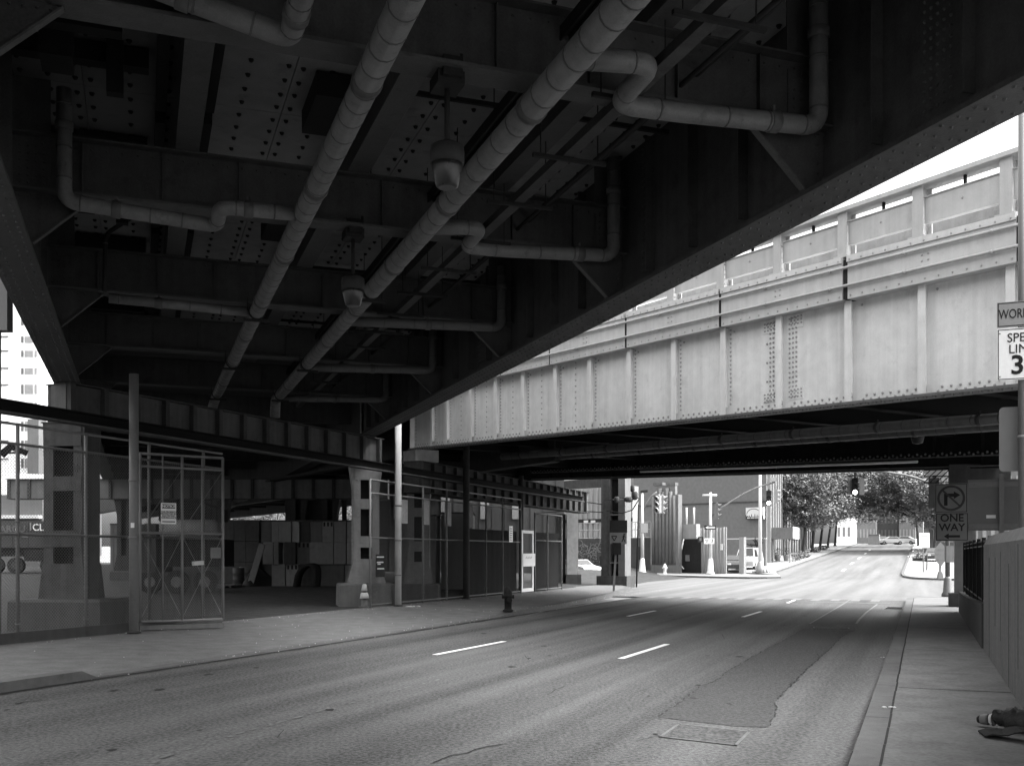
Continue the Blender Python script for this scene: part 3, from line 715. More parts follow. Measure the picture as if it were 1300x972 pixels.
mb = MB(); mb.tube([Bf(t_, W2-.42, fbz(t_)+.25) for t_ in lin(-3, 12.6, 6)], .05, 8); mb.build('tube', M['white'], t)
for t_ in lin(-2.5, 12, 5):
    mb = MB(); mb.bar(Bf(t_, W2-.42, fbz(t_)+.25), Bf(t_, W2-.02, fbz(t_)+.25), .03); mb.build('bracket', M['steel_black'], t)
t = thing('bridge_lamp', 'small lamp under the pale girder bridge, beside its pipes', 'lamp', Bf(16.5, 8.4, bz(16.5)+.1))
c = Bf(16.5, 8.4, bz(16.5)-.15); mb = MB(); mb.lathe(c, [(.05, .0), (.15, .03), (.19, .2), (.19, .3), (.1, .36)], 14); mb.build('housing', M['glaze'], t); mb = MB(); mb.tube([c+Z*.34, c+Z*.9], .03, 8); mb.build('stem', M['steel_black'], t)

# ================================================================== CROSS GIRDERS AND COLUMNS
def cross_girder(label, p, q, z0, z1, step, m=M['steel_mid'], z0b=None):
    p, q = Vector(p), Vector(q); L = (q-p).length; d = (q-p)/L; n = Vector((d.y, -d.x, 0))
    fr = lambda a, b, z: Vector((p.x, p.y, 0))+d*a+n*b+Z*z
    t = thing('cross_girder', label, 'girder', (p.x, p.y, z0))
    mb = MB(); mb.fbox(fr, 0, L, -.25, .25, z0+.03, z1-.03)
    for s in (-1, 1):
        mb.rivets(fr(.1, .251*s, z0+.1), fr(L-.1, .251*s, z0+.1), .16, n*s, .02, 5)
    mb.build('web', m, t)
    for zz_ in (z0, z1-.03):
        mb = MB(); mb.fbox(fr, -.02, L+.02, -.42, .42, zz_, zz_+.03); mb.build('flange', M['steel_dark'], t)
    a = .02; k = 0
    while a < L:
        mb = MB()
        for s in (-1, 1):
            lo, hi = (.251, .40) if s > 0 else (-.40, -.251)
            mb.fbox(fr, a, a+.14, lo, hi, z0+.031, z1-.031)
        mb.build('stiffener', M['steel_dark'] if a < L-.6 else m, t); a += step
    mb = MB(); mb.fbox(fr, L, L+.02, -.3, .3, z0+.031, z1-.031); mb.rivets(fr(L+.021, -.2, z0+.1), fr(L+.021, -.2, z1-.1), .12, d, .02); mb.rivets(fr(L+.021, .2, z0+.1), fr(L+.021, .2, z1-.1), .12, d, .02); mb.build('end_plate', M['steel_light'], t)
    return t
CL = V(27.2, DL); CR = V(36, DR)
dc = (CR-CL).normalized()
cross_girder('stiffened cross girder on two columns above the chain link fence, carrying the dark viaduct', CL-dc*.25, CR+dc*.55, 5.12, 6.07, 1.02, M['steel_col_dark'])
ca, cb_ = P(150, 608, 57), P(470, 611, 57)
cross_girder('far stiffened cross girder at the back of the yard', Vector((ca.x-6, 57, 0)), Vector((cb_.x+1, 57, 0)), 4.98, 6.1, 1.12)
def column(label, c, rz, ztop, zb, blk, m, mc, lace=True, number=None, w_=1.0, name='steel_column', gf=.2, hf=.16):
    """riveted built-up column: flanged face along local x, laced face along local y"""
    t = thing(name, label, 'column', (c.x, c.y, zb), rz)
    ca_, sa = math.cos(rz), math.sin(rz)
    fr = lambda a, b, z: Vector((c.x+a*ca_-b*sa, c.y+a*sa+b*ca_, z))
    bl, bw_, bh = blk
    mb = MB(); e = .06
    mb.hexa([fr(-bl, -bw_, zb-.3), fr(bl, -bw_, zb-.3), fr(bl, bw_, zb-.3), fr(-bl, bw_, zb-.3), fr(-bl+.02, -bw_+.02, zb+bh-e), fr(bl-.02, -bw_+.02, zb+bh-e), fr(bl-.02, bw_-.02, zb+bh-e), fr(-bl+.02, bw_-.02, zb+bh-e)])
    mb.hexa([fr(x*(bl-.02)*(1 if z else 1)-0, y*(bw_-.02), zb+bh-e+.0005) for x, y, z in ((-1, -1, 0), (1, -1, 0), (1, 1, 0), (-1, 1, 0))]+[fr(x*(bl-.08), y*(bw_-.08), zb+bh) for x, y in ((-1, -1), (1, -1), (1, 1), (-1, 1))])
    mb.build('base_block', mc, t)
    z0 = zb+bh; hx, hy = .48*w_, .42*w_
    mb = MB()
    # four corner angles + two solid side plates (the faces along x), the front laced with batten plates
    for sx in (-1, 1):
        mb.fbox(fr, sx*hx-.03, sx*hx+.03, -hy, hy, z0, ztop)
        for sy in (-1, 1):
            a0, a1 = sorted((sx*hx, sx*(hx-.22)));  mb.fbox(fr, a0+.001, a1-.001, sy*hy-.015, sy*hy+.015, z0, ztop)
            mb.rivets(fr(sx*(hx+.031), sy*(hy-.1), z0+.2), fr(sx*(hx+.031), sy*(hy-.1), ztop-.1), .15, fr(sx, 0, 0)-fr(0, 0, 0), .022, 5)
            mb.rivets(fr(sx*(hx-.12), sy*(hy+.016), z0+.2), fr(sx*(hx-.12), sy*(hy+.016), ztop-.1), .15, fr(0, sy, 0)-fr(0, 0, 0), .022, 5)
    mb.build('shaft', m, t)
    mb = MB(); mb.fbox(fr, -hx+.031, hx-.031, -.02, .02, z0, ztop); mb.build('dark_filler', M['steel_black'], t)  # black plate added so the openings between battens read as shade
    zz_ = z0
    hs = [(z0, z0+.45), (z0+1.25, z0+1.65), (z0+2.6, z0+2.95), (ztop-.55, ztop)]
    if lace:
        for a, b in hs:
            if b > ztop+.01 or a > ztop-.4: continue
            for sy in (-1, 1):
                mb = MB(); y0, y1 = sorted((sy*(hy+.016), sy*(hy+.034))); mb.fbox(fr, -hx+.02, hx-.02, y0, y1, a, b)
                mb.build('batten_plate', m, t)
    # gussets at foot
    for sy in (-1, 1):
        mb = MB(); y0, y1 = sorted((sy*(hy+.036), sy*(hy+.056)))
        mb.prism([fr(-hx-gf, y0, z0+.001), fr(hx+gf, y0, z0+.001), fr(hx+.05, y0, z0+.7), fr(hx+.03, y0, z0+.85), fr(-hx-.03, y0, z0+.85), fr(-hx-.05, y0, z0+.7)], fr(0, y1-y0, 0)-fr(0, 0, 0))
        for q in range(4):
            for sx in (-1, 1): mb.rivets(fr(sx*(hx-.06-q*.07), sy*(hy+.057), z0+.12), fr(sx*(hx-.06-q*.07), sy*(hy+.057), z0+.8), .1, fr(0, sy, 0)-fr(0, 0, 0), .018, 5)
        mb.build('foot_gusset', m, t)
    # flared head
    mb = MB(); 
    for sx in (-1, 1):
        mb.prism([fr(sx*(hx+.032), -hy, ztop-.9), fr(sx*(hx+.032), -hy, ztop), fr(sx*(hx+hf), -hy, ztop)], fr(0, 2*hy, 0)-fr(0, 0, 0))
    mb.fbox(fr, -hx-hf-.02, hx+hf+.02, -hy-.06, hy+.06, ztop+.001, ztop+.03)
    mb.build('head', m, t)
    if number:
        text(number, .62, M['worn'], t, fr(0, -bw_+.01, zb+bh*.5), fr(1, 0, 0)-fr(0, 0, 0), Z, ext=.004)
    return t
rz_c = math.atan2(dc.y, dc.x)
colL = G(98, 799, .15, lambda X, Y: 0); 
cl = CL+dc*.15
column('riveted steel column on a stained block behind the left fence', cl, rz_c-math.radians(68), 5.1, .13, (1.15, .9, .74), M['steel_col_dark'], M['conc_dark'], w_=.98, gf=.14, hf=.05)
cr = CR
column('riveted steel column with flared foot on a numbered block at the yard entrance', cr, rz_c-math.radians(50), 5.1, .13, (.98, .85, .80), M['steel_col'], M['conc'], number='1 3', w_=.88, gf=.26)
# bearings and bridge pier inside the yard
pa, pb = Bf(.2, .6), Bf(-13.5, 14.2)
column('grey column under the left end of the pale bridge, behind the fence', Bf(-.2, .3), 0, 4.9, .2, (.8, .8, .6), M['steel_mid'], M['conc_dark'], w_=.8)
cross_girder('stiffened cross girder under the left end of the pale bridge', Vector((pa.x-.6, pa.y-1, 0)), Vector((4.1, 59.3, 0)), 4.3, 5.5, 1.05, M['steel_dark'])
mb = MB(); mb.fbox(Bf, -.6, .5, -.2, .8, 5.51, 5.98); tag(mb.build('bearing_block', M['conc_pale']), 'pale bearing block under the left end of the pale bridge girder', 'bearing')
# white painted concrete pier and dark double column at the corner
wc = P(727.5, 742, 60); wc.z = .15
t = thing('concrete_pier', 'peeling white painted pier with a dark band at its foot at the corner', 'pier', wc)
mb = MB(); mb.box(wc.x-.36, wc.x+.3, wc.y, wc.y+.8, .75, 4.3); mb.build('shaft', M['conc_pale'], t)
mb = MB(); mb.box(wc.x-.42, wc.x+.48, wc.y-.08, wc.y+.9, 0, .76); mb.build('plinth', M['conc_dark'], t)
mb = MB(); mb.box(wc.x-.95, wc.x-.42, wc.y+.1, wc.y+.9, 0, 4.3); mb.build('dark_side', M['steel_black'], t)
dcx = P(781, 742, 60)
t = thing('twin_column', 'dark recessed steel column with two pale flanges on a square block at the corner', 'column', (dcx.x, dcx.y, .15))
fr = lambda a, b, z: Vector((dcx.x+a*math.cos(-.5)-b*math.sin(-.5), dcx.y+a*math.sin(-.5)+b*math.cos(-.5), z))
mb = MB(); mb.fbox(fr, -.95, .95, -.55, .7, 0, .68); mb.build('base_block', M['conc_dark'], t)
mb = MB(); mb.fbox(fr, -.72, -.18, -.4, .5, .681, 7.2); mb.build('flange', M['steel_col_dark'], t)
mb = MB(); mb.fbox(fr, .36, .78, -.4, .5, .681, 7.2); mb.build('flange', M['steel_mid'], t)
mb = MB(); mb.fbox(fr, -.179, .359, .0, .5, .681, 7.2); mb.build('web', M['steel_black'], t)
for z_ in (1.4, 4.2, 6.4):
    mb = MB(); mb.fbox(fr, -.179, .359, -.3, -.02, z_, z_+.08); mb.build('batten', M['steel_mid'], t)
# right pier
rp = G(1217, 770, .15, lambda X, Y: 0)
t = thing('bridge_pier', 'dark square bridge pier standing behind the ONE WAY sign on the right sidewalk', 'pier', rp, -TH)
s_, d_ = rs(rp.x, rp.y)
mb = MB(); mb.fbox(R, s_+.25, s_+1.0, d_-.12, d_+.55, .6, 4.3); mb.build('shaft', M['steel_mid'], t)
mb = MB(); mb.fbox(R, s_, s_+1.3, d_-.3, d_+.7, 0, .6); mb.build('base_block', M['conc_dark'], t)
mb = MB(); mb.fbox(R, s_-.1, s_+1.4, d_-.3, d_+1.6, 4.301, 5.0); mb.build('cap', M['steel_dark'], t)
for k in range(3):
    mb = MB(); mb.fbox(R, s_+.2, s_+.26, d_-1.1, d_-.2, 4.4+k*.22, 4.43+k*.22); 
    if k < 2:
        for q in lin(-1.1, -.3, 4)[:-1]: mb.bar(R(s_+.23, d_+q, 4.43+k*.22), R(s_+.23, d_+q+.2, 4.62+k*.22), .03)
    mb.build('lattice_arm', M['steel_black'], t)

# ================================================================== FENCE LINE (left sidewalk)
FD = -17.25
t = thing('steel_beam', 'long dark rolled steel beam running over the fence posts', 'beam', R(30, FD, 4.8))
mb = MB(); mb.fbox(R, 10, 53.5, FD-.01, FD+.01, 4.83, 5.04); mb.fbox(R, 10, 53.5, FD-.14, FD+.14, 5.04, 5.07)
mb.build('web', M['shade_black'], t); mb = MB(); mb.fbox(R, 10, 53.5, FD-.14, FD+.14, 4.79, 4.829); mb.build('lower_flange', M['steel_flange'], t)
def pole(px, py, ztop, r, label, m, bands=()):
    b = G(px, py, .15, lambda X, Y: 0); t = thing('steel_post', label, 'post', b)
    mb = MB(); mb.tube([b, Vector((b.x, b.y, ztop))], r, 14); mb.build('tube', m, t)
    mb = MB(); mb.lathe(b, [(r+.05, 0), (r+.05, .03), (r+.004, .05)], 14); mb.build('foot_plate', M['steel_dark'], t)
    for z_ in bands:
        mb = MB(); mb.tube([Vector((b.x, b.y, z_)), Vector((b.x, b.y, z_+.05))], r+.012, 14); mb.build('clamp', M['galv'], t)
    return b
pole(170, 803, 6.06, .105, 'round steel post at the gate hinge with a small white sticker', M['galv'], (2.3, 3.6))
sp = G(170, 803, .15, lambda X, Y: 0)
pole(505.5, 769, 7.2, .115, 'tall bright round post beside the numbered column block', M['boardc'], (1.2, 2.4, 3.6))
pole(592, 760, 6.4, .13, 'thick dark post in the middle of the right fence', M['steel_dark'], ())
pole(661.5, 752, 5.6, .12, 'dark post beside the white framed gate', M['steel_dark'], ())
mb = MB(); mb.box(sp.x-.03, sp.x+.05, sp.y-.115, sp.y-.107, 2.55, 2.66); tag(mb.build('sticker', M['sign_white']), 'small white sticker on the gate post', 'sticker')
def chain(mb, fr, a0, a1, z0, z1, pitch=.075, r=.0033):
    W_, H_ = a1-a0, z1-z0
    k = int((W_+H_)/pitch)
    for i in range(1, k+1):
        c = i*pitch
        x0, y0 = (c, 0) if c <= W_ else (W_, c-W_); x1, y1 = (0, c) if c <= H_ else (c-H_, H_)
        mb.wire(fr(a0+x0, z0+y0), fr(a0+x1, z0+y1), r)
        mb.wire(fr(a1-x0, z0+y0), fr(a1-x1, z0+y1), r)
def fence(label, s0, s1, posts, rails, z1, zb=.2, mesh_to=None, pr=.04, d=FD+.05, pitch=.075):
    t = thing('chain_link_fence', label, 'fence', R((s0+s1)/2, d, .15))
    for s in posts:
        mb = MB(); mb.tube([R(s, d, .13), R(s, d, z1+.03)], pr, 8)
        for z_ in (.5, 1.2, 1.9, 2.6, 3.2): mb.tube([R(s, d, z_), R(s, d, z_+.03)], pr+.012, 8)
        mb.build('fence_post', M['galv'], t)
    for z_ in rails:
        mb = MB(); mb.tube([R(s0, d, z_), R(s1, d, z_)], .03, 8); mb.build('rail', M['galv'], t)
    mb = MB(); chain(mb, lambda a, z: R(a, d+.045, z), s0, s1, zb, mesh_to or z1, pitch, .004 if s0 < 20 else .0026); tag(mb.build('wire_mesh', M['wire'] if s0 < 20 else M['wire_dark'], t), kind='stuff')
    return t
fence('tall chain link fence left of the gate, in front of the riveted column', 10.2, 22.35, [11.3, 13.6, 15.75, 17.6, 19.6, 21.6], (.24, 2.35, 4.2, 4.6), 4.6, mesh_to=4.2)
def sy(px, d=FD+.05):   # position along the fence for a photo column
    k = (px-650)/1303; return (k*(-d*math.sin(TH))-d*math.cos(TH))/(math.sin(TH)-k*math.cos(TH))
se = [sy(p) for p in (470, 506, 537, 567, 594, 617, 638, 661)]
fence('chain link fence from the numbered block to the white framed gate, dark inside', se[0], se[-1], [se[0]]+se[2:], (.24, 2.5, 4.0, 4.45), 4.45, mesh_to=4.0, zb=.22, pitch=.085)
sf = [sy(p) for p in (679, 695, 713)]
fence('short chain link fence between the white framed gate and the peeling pier', sf[0], sf[-1], sf, (.24, 2.6, 3.9), 3.9, zb=.22, pitch=.09)
# pale boards on top of posts
for i, s in enumerate((se[1]+.35, se[2]+.2, se[3]+.1, se[4]+.2, se[5]+.2)):
    o = MB(); o.fbox(R, s-.05, s+.5, FD-.06, FD-.03, 3.05, 4.0 if i else 3.9)
    tag(o.build('fence_board', M['boardc'] if i < 3 else M['steel_mid']), 'pale narrow board fixed high on the right fence, ' + ('nearest the bright post', 'second from the bright post', 'third from the bright post', 'next to the thick dark post', 'farthest, beyond the thick dark post')[i], 'board', 'boards high on the right fence')
# dark sheet added for the darkness behind the far half of the fence
t = thing('dark_sheet', 'black sheet added for the darkness behind the far half of the right fence', 'screen', R(45, FD-.1, .2))
mb = MB()
for a in lin(se[5], sf[-1], 40)[:-1]:
    pass
As = lin(se[4]+.4, se[-1]-.1, 60); vs = []
for i, a in enumerate(As):
    w_ = .02*math.sin(a*4)+.012*math.sin(a*11); vs += [R(a, FD-.12+w_, .2), R(a, FD-.12+w_*.4, 3.0)]
mb.add(vs, [(2*i, 2*i+2, 2*i+3, 2*i+1) for i in range(len(As)-1)], True); mb.build('cloth', M['shade_black'], t)
As = lin(sf[0]+.1, sf[-1], 20); vs = []; mb = MB()
for i, a in enumerate(As):
    w_ = .02*math.sin(a*4)+.012*math.sin(a*11); vs += [R(a, FD-.12+w_, .2), R(a, FD-.12+w_*.4, 3.0)]
mb.add(vs, [(2*i, 2*i+2, 2*i+3, 2*i+1) for i in range(len(As)-1)], True); mb.build('cloth', M['shade_black'], t)
# gate leaf, slightly open
ga = G(177, 800, .15, lambda X, Y: 0); ge = G(283, 795.5, .15, lambda X, Y: 0)
gd = (ge-ga); GL = gd.length; gd.normalize(); gn = Vector((gd.y, -gd.x, 0))
gfr = lambda a, z: ga+gd*a+Z*(z-.15)
t = thing('gate_leaf', 'chain link gate leaf standing ajar, carrying the NOTICE sign', 'gate', ga, math.atan2(gd.y, gd.x))
mb = MB()
for z_ in (.35, 2.45, 4.02, 4.32): mb.tube([gfr(0, z_), gfr(GL, z_)], .032, 8)
for a in (0.02, GL*.27, GL*.5, GL*.74, GL): mb.tube([gfr(a, .35), gfr(a, 4.32)], .034 if a in (.02, GL*.5, GL) else .022, 8)
for a, b in ((.02, GL*.5), (GL*.5, GL)): mb.wire(gfr(a, .4), gfr(b, 2.4), .008); mb.wire(gfr(b, .4), gfr(a, 2.4), .008); mb.wire(gfr(a, 2.5), gfr(b, 4.0), .008)
mb.build('frame', M['galv'], t)
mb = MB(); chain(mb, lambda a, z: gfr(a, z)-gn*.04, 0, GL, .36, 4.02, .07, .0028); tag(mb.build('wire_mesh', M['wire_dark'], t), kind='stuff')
mb = MB(); mb.bar(gfr(GL-.75, 1.72), gfr(GL-.5, 1.74), .14, .1); mb.build('latch', M['boardc'], t)
mb = MB(); mb.bar(gfr(-.05, .21), gfr(GL, .19), .12, .1); tag(mb.build('timber_sill', M['conc']), 'weathered timber lying along the foot of the gate leaf', 'timber')
# NOTICE sign
nc = gfr(GL*.33, 2.92)+gn*.06
def board(name, label, cat, c, ax, w_, h, m, parent=None, th=.012, border=None, bm=None):
    ax = Vector(ax).normalized(); n = Vector((ax.y, -ax.x, 0))
    t = parent or thing(name, label, cat, c, math.atan2(ax.y, ax.x))
    mb = MB(); mb.fbox(lambda a, b, z: c+ax*a+n*b+Z*z, -w_/2, w_/2, -th, 0, -h/2, h/2); mb.build('panel', m, t)
    if border:
        mb = MB(); b = border; g = lambda a, q, z: c+ax*a+n*q+Z*z
        for x0, x1, z0, z1 in ((-w_/2+b, w_/2-b, h/2-2*b, h/2-b), (-w_/2+b, w_/2-b, -h/2+b, -h/2+2*b), (-w_/2+b, -w_/2+2*b, -h/2+2*b, h/2-2*b), (w_/2-2*b, w_/2-b, -h/2+2*b, h/2-2*b)):
            mb.fbox(g, x0, x1, .0005, .003, z0, z1)
        mb.build('border', bm or M['ink'], t)
    return t, ax, n
t, ax, n = board('notice_sign', 'white NOTICE surveillance sign wired to the gate leaf', 'sign', nc, gd, .36, .50, M['sign_white'])
mb = MB(); mb.fbox(lambda a, b, z: nc+ax*a+n*b+Z*z, -.155, .155, .001, .003, .12, .22); mb.build('header', M['ink'], t)
mb = MB(); mb.fbox(lambda a, b, z: nc+ax*a+n*b+Z*z, -.155, .155, .001, .003, -.21, -.185); mb.build('footer', M['ink'], t)
text('NOTICE', .085, M['sign_white'], t, nc+n*.006+Z*.17, ax, Z, bold=.003)
text('THIS PROPERTY\nPROTECTED BY\nELECTRONIC\nSURVEILLANCE', .052, M['ink'], t, nc+n*.005-Z*.035, ax, Z, bold=.001)
# small plate on the wire
pc = gfr(GL*.9, 1.98)+gn*.06
t, ax, n = board('gate_plate', 'small dark plate with pale lettering low on the gate leaf', 'sign', pc, gd, .26, .26, M['steel_mid'])
for k, z_ in enumerate((.07, .0, -.06)):
    mb = MB(); mb.fbox(lambda a, b, z: pc+ax*a+n*b+Z*z, -.1, .1, .001, .003, z_-.018, z_+.018); mb.build('letter_row', M['worn'], t)
# dark sign behind the column fence with rows
pc = R(se[0]+.9, FD-.06, 1.55)
t, ax, n = board('warning_board', 'dark board with rows of white lettering beside the numbered column', 'sign', pc, RS, .62, .78, M['steel_black'])
for z_, a, b in ((.3, -.26, .24), (.12, -.26, .2), (.06, -.2, .0), (-.1, -.22, .26)):
    mb = MB(); mb.fbox(lambda u, q, z: pc+ax*u+n*q+Z*z, a, b, .001, .003, z_-.022, z_+.022); mb.build('letter_row', M['sign_white'], t)
# white framed gate
wa, wb = sy(662.5, FD+.12), sy(677.5, FD+.12)
t = thing('pedestrian_gate', 'narrow white framed gate with a white board across its middle', 'gate', R(wa, FD+.12, .15), math.atan2(RS.y, RS.x))
mb = MB()
D_ = FD+.12
for a0, a1, z0, z1 in ((wa, wa+.16, .2, 3.05), (wb-.16, wb, .2, 3.05), (wa+.16, wb-.16, 2.92, 3.05), (wa+.16, wb-.16, .2, .36)): mb.fbox(R, a0, a1, D_-.05, D_, z0, z1)
mb.build('frame', M['white'], t)
mb = MB(); mb.fbox(R, wa+.1, wb+.15, D_+.001, D_+.02, 1.38, 1.98); mb.build('sign_board', M['white'], t)
mb = MB()
for k in range(5):
    u = wa+.45+k*.16; mb.bar(R(u, D_+.022, 1.74), R(u+.12, D_+.022, 1.84-.06*(k % 2)), .004, .025, RD)
mb.build('scrawl', M['ink'], t)
mb = MB(); chain(mb, lambda a, z: R(a, D_-.03, z), wa+.16, wb-.16, .36, 2.92, .11); tag(mb.build('wire_mesh', M['wire'], t), kind='stuff')
nb = R(sy(647.5), FD+.1, 2.85)
t, ax, n = board('notice_sign', 'small white notice on the dark fence left of the white framed gate', 'sign', nb, RS, .42, .72, M['sign_white'])
for z_ in (.24, .14, .04, -.06, -.16, -.26):
    mb = MB(); mb.fbox(lambda u, q, z: nb+ax*u+n*q+Z*z, -.16, .15-.03*(z_ < 0), .001, .003, z_-.02, z_+.02); mb.build('letter_row', M['steel_mid'], t)
# fire hydrant
hb = G(645, 775.5, .15, lambda X, Y: 0)
def hydrant(b, label, m, k=1.0):
    t = thing('fire_hydrant', label, 'hydrant', b)
    mb = MB(); mb.lathe(b, [(.17*k, 0), (.17*k, .05*k), (.125*k, .06*k), (.115*k, .1*k), (.12*k, .42*k), (.16*k, .44*k), (.16*k, .5*k), (.135*k, .52*k), (.13*k, .6*k), (.08*k, .7*k), (.05*k, .72*k), (.04*k, .78*k)], 14); mb.build('barrel', m, t)
    mb = MB(); c = b+Z*.36*k; mb.tube([c, c+Vector((.05, -.17, 0))*k], .085*k, 10); mb.build('pumper_cap', m, t)
    for e in (-1, 1):
        mb = MB(); mb.tube([c+Z*.1*k, c+Z*.1*k+Vector((.19*e, -.02, 0))*k], .06*k, 10); mb.build('hose_cap', m, t)
hydrant(hb, 'dark fire hydrant on the left sidewalk near the kerb', M['steel_black'], 1.0)
# litter by the fence and cone
def litter(c, size, label, n=6, name='litter'):
    mb = MB()
    for k in range(n):
        o = c+Vector((random.uniform(-1, 1)*size, random.uniform(-1, 1)*size*.6, 0)); r = size*random.uniform(.25, .5); a = random.uniform(0, 6)
        p = [o+Vector((r*math.cos(a+q*1.57)*random.uniform(.5, 1), r*math.sin(a+q*1.57)*random.uniform(.5, 1), random.uniform(.01, .35)*r)) for q in range(4)]
        mb.add(p+[sum(p, Vector())/4+Z*r*.3]+[Vector((x.x, x.y, c.z)) for x in p], [(0, 1, 4), (1, 2, 4), (2, 3, 4), (3, 0, 4), (0, 5, 6, 1), (1, 6, 7, 2), (2, 7, 8, 3), (3, 8, 5, 0)])
    return tag(mb.build(name, M['litter']), label, 'litter')
yz = lambda X, Y: 0
litter(G(152, 797, .15, yz), .25, 'torn paper litter heaped at the foot of the gate post', 7)
litter(G(525, 770, .15, yz), .2, 'crumpled paper litter at the fence foot right of the bright post', 5)
litter(G(1131, 898, .15, yz), .075, 'white crumpled wrapper lying on the right kerb', 4)
litter(G(1122, 834, .0, yz), .06, 'pale scrap of paper in the right gutter', 3)
cn = G(464, 770, .15, yz)-Vector((0, .25, 0))
t = thing('traffic_cone', 'white banded traffic cone standing before the numbered column block', 'cone', cn)
mb = MB(); mb.lathe(cn, [(.19, 0), (.19, .03), (.12, .035), (.11, .05), (.09, .3)], 14); mb.build('foot', M['steel_mid'], t)
mb = MB(); mb.lathe(cn+Z*.3, [(.16, 0), (.13, .16), (.1, .2)], 14); mb.build('band', M['white'], t)
mb = MB(); mb.lathe(cn+Z*.501, [(.09, 0), (.085, .06)], 14); mb.build('neck', M['steel_mid'], t)
mb = MB(); mb.lathe(cn+Z*.562, [(.11, 0), (.07, .2), (.03, .23)], 14); mb.build('tip', M['white'], t)
# sidewalk specks (stuff)
mb = MB()
for k in range(420):
    s = random.uniform(12, 50); d = random.choice([random.gauss(-16.9, .2), random.gauss(-12.1, .12), random.uniform(-17, -12.4)])
    if d < -17.3: continue
    z = kz(.149)(R(s, d)); z += (.149-z)*max(0, min((-12.3-d)/5.1, 1))+.004 if d < -12 else -z+.0045
    c = R(s, d, z); r = random.uniform(.006, .02); a = random.uniform(0, 6)
    p = [c+Vector((r*math.cos(a+q*2.1), r*math.sin(a+q*2.1), 0)) for q in range(3)]; mb.add(p+[c+Z*r], [(0, 1, 3), (1, 2, 3), (2, 0, 3)])
tag(mb.build('sidewalk_grit', M['litter']), 'scattered pale grit and scraps along the left sidewalk', 'grit', kind='stuff')

# ================================================================== THE YARD BEHIND THE FENCE
def gy(px, py): return G(px, py, 0, yardz)
# concrete blocks: three courses
BY = 50.3
t0 = None
rows = [(718, 746, [344, 362, 378, 403, 437, 470]), (690, 717, [333, 347, 354, 361, 376, 393, 424, 440, 462]), (663, 689.5, [330, 343, 353, 370, 380, 393, 409, 424, 440, 462])]
cnt = 0
ord_ = ['first', 'second', 'third', 'fourth', 'fifth', 'sixth', 'seventh', 'eighth', 'ninth']
crs = ['bottom course', 'middle course', 'top course']
zb0 = yardz(P(390, 745, BY).x, BY)
zl_ = [zb0, zb0+1.08, zb0+2.16, zb0+3.2]
def block(x0, x1, y0, y1, z0, z1, label, holes=0, m=None, grp='concrete blocks stacked in the yard'):
    global cnt
    mb = MB(); e = .04
    mb.hexa([Vector(p) for p in ((x0, y0, z0), (x1, y0, z0), (x1, y1, z0), (x0, y1, z0), (x0, y0, z1-e), (x1, y0, z1-e), (x1, y1, z1-e), (x0, y1, z1-e))])
    mb.hexa([Vector(p) for p in ((x0, y0, z1-e+.0005), (x1, y0, z1-e+.0005), (x1, y1, z1-e+.0005), (x0, y1, z1-e+.0005), (x0+e, y0+e, z1), (x1-e, y0+e, z1), (x1-e, y1-e, z1), (x0+e, y1-e, z1))])
    mb.cur = 1
    for k in range(holes):
        w_ = (x1-x0)/holes; mb.box(x0+w_*(k+.3), x0+w_*(k+.8), y0-.004, y0+.1, z1-.25, z1-.045)
    tag(mb.build('concrete_block', [m or M['block'], M['black']]), label, 'concrete block', grp)
for r_, (yt, yb, xs) in enumerate(rows):
    for i, (a, b) in enumerate(zip(xs[:-1], xs[1:])):
        if r_ == 1 and i in (2,): continue
        if r_ == 0 and i == 2: pass
        x0 = (a-650)/1303*BY; x1 = (b-650)/1303*BY; dy = random.uniform(-.12, .22)
        hl = 3 if (r_, i) in ((1, 4), (0, 1), (2, 6)) else 0
        block(x0+.022, x1-.022, BY+dy, BY+1.2+dy, zl_[r_]+.002, zl_[r_]+(1.078 if r_ < 2 else 1.02), '%s block from the left in the %s of the tall yard stack%s' % (ord_[i], crs[r_], ', slotted' if hl else ''), hl, M[('block', 'conc', 'conc_pale2', 'block', 'conc_dark')[(i*7+r_*3) % 5]])
for r_ in range(3):  # blocks behind the tall stack are added to close a bright slit
    for i, (a, b) in enumerate(((281, 297), (297, 312), (312, 329), (329, 352), (352, 375), (375, 398), (398, 421), (421, 444), (444, 468))):
        Y0 = 54+.4*(i > 2); x0 = (a-650)/1303*Y0; x1 = (b-650)/1303*Y0; z0 = yardz(x0, Y0)+r_*1.1
        block(x0+.01, x1-.01, Y0, Y0+1.1, z0+.002, z0+1.098, 'dark %s block from the left in the %s of the set back rear stack' % (ord_[i], crs[r_]), 0, M['conc_dark'], 'concrete blocks of the rear stack')
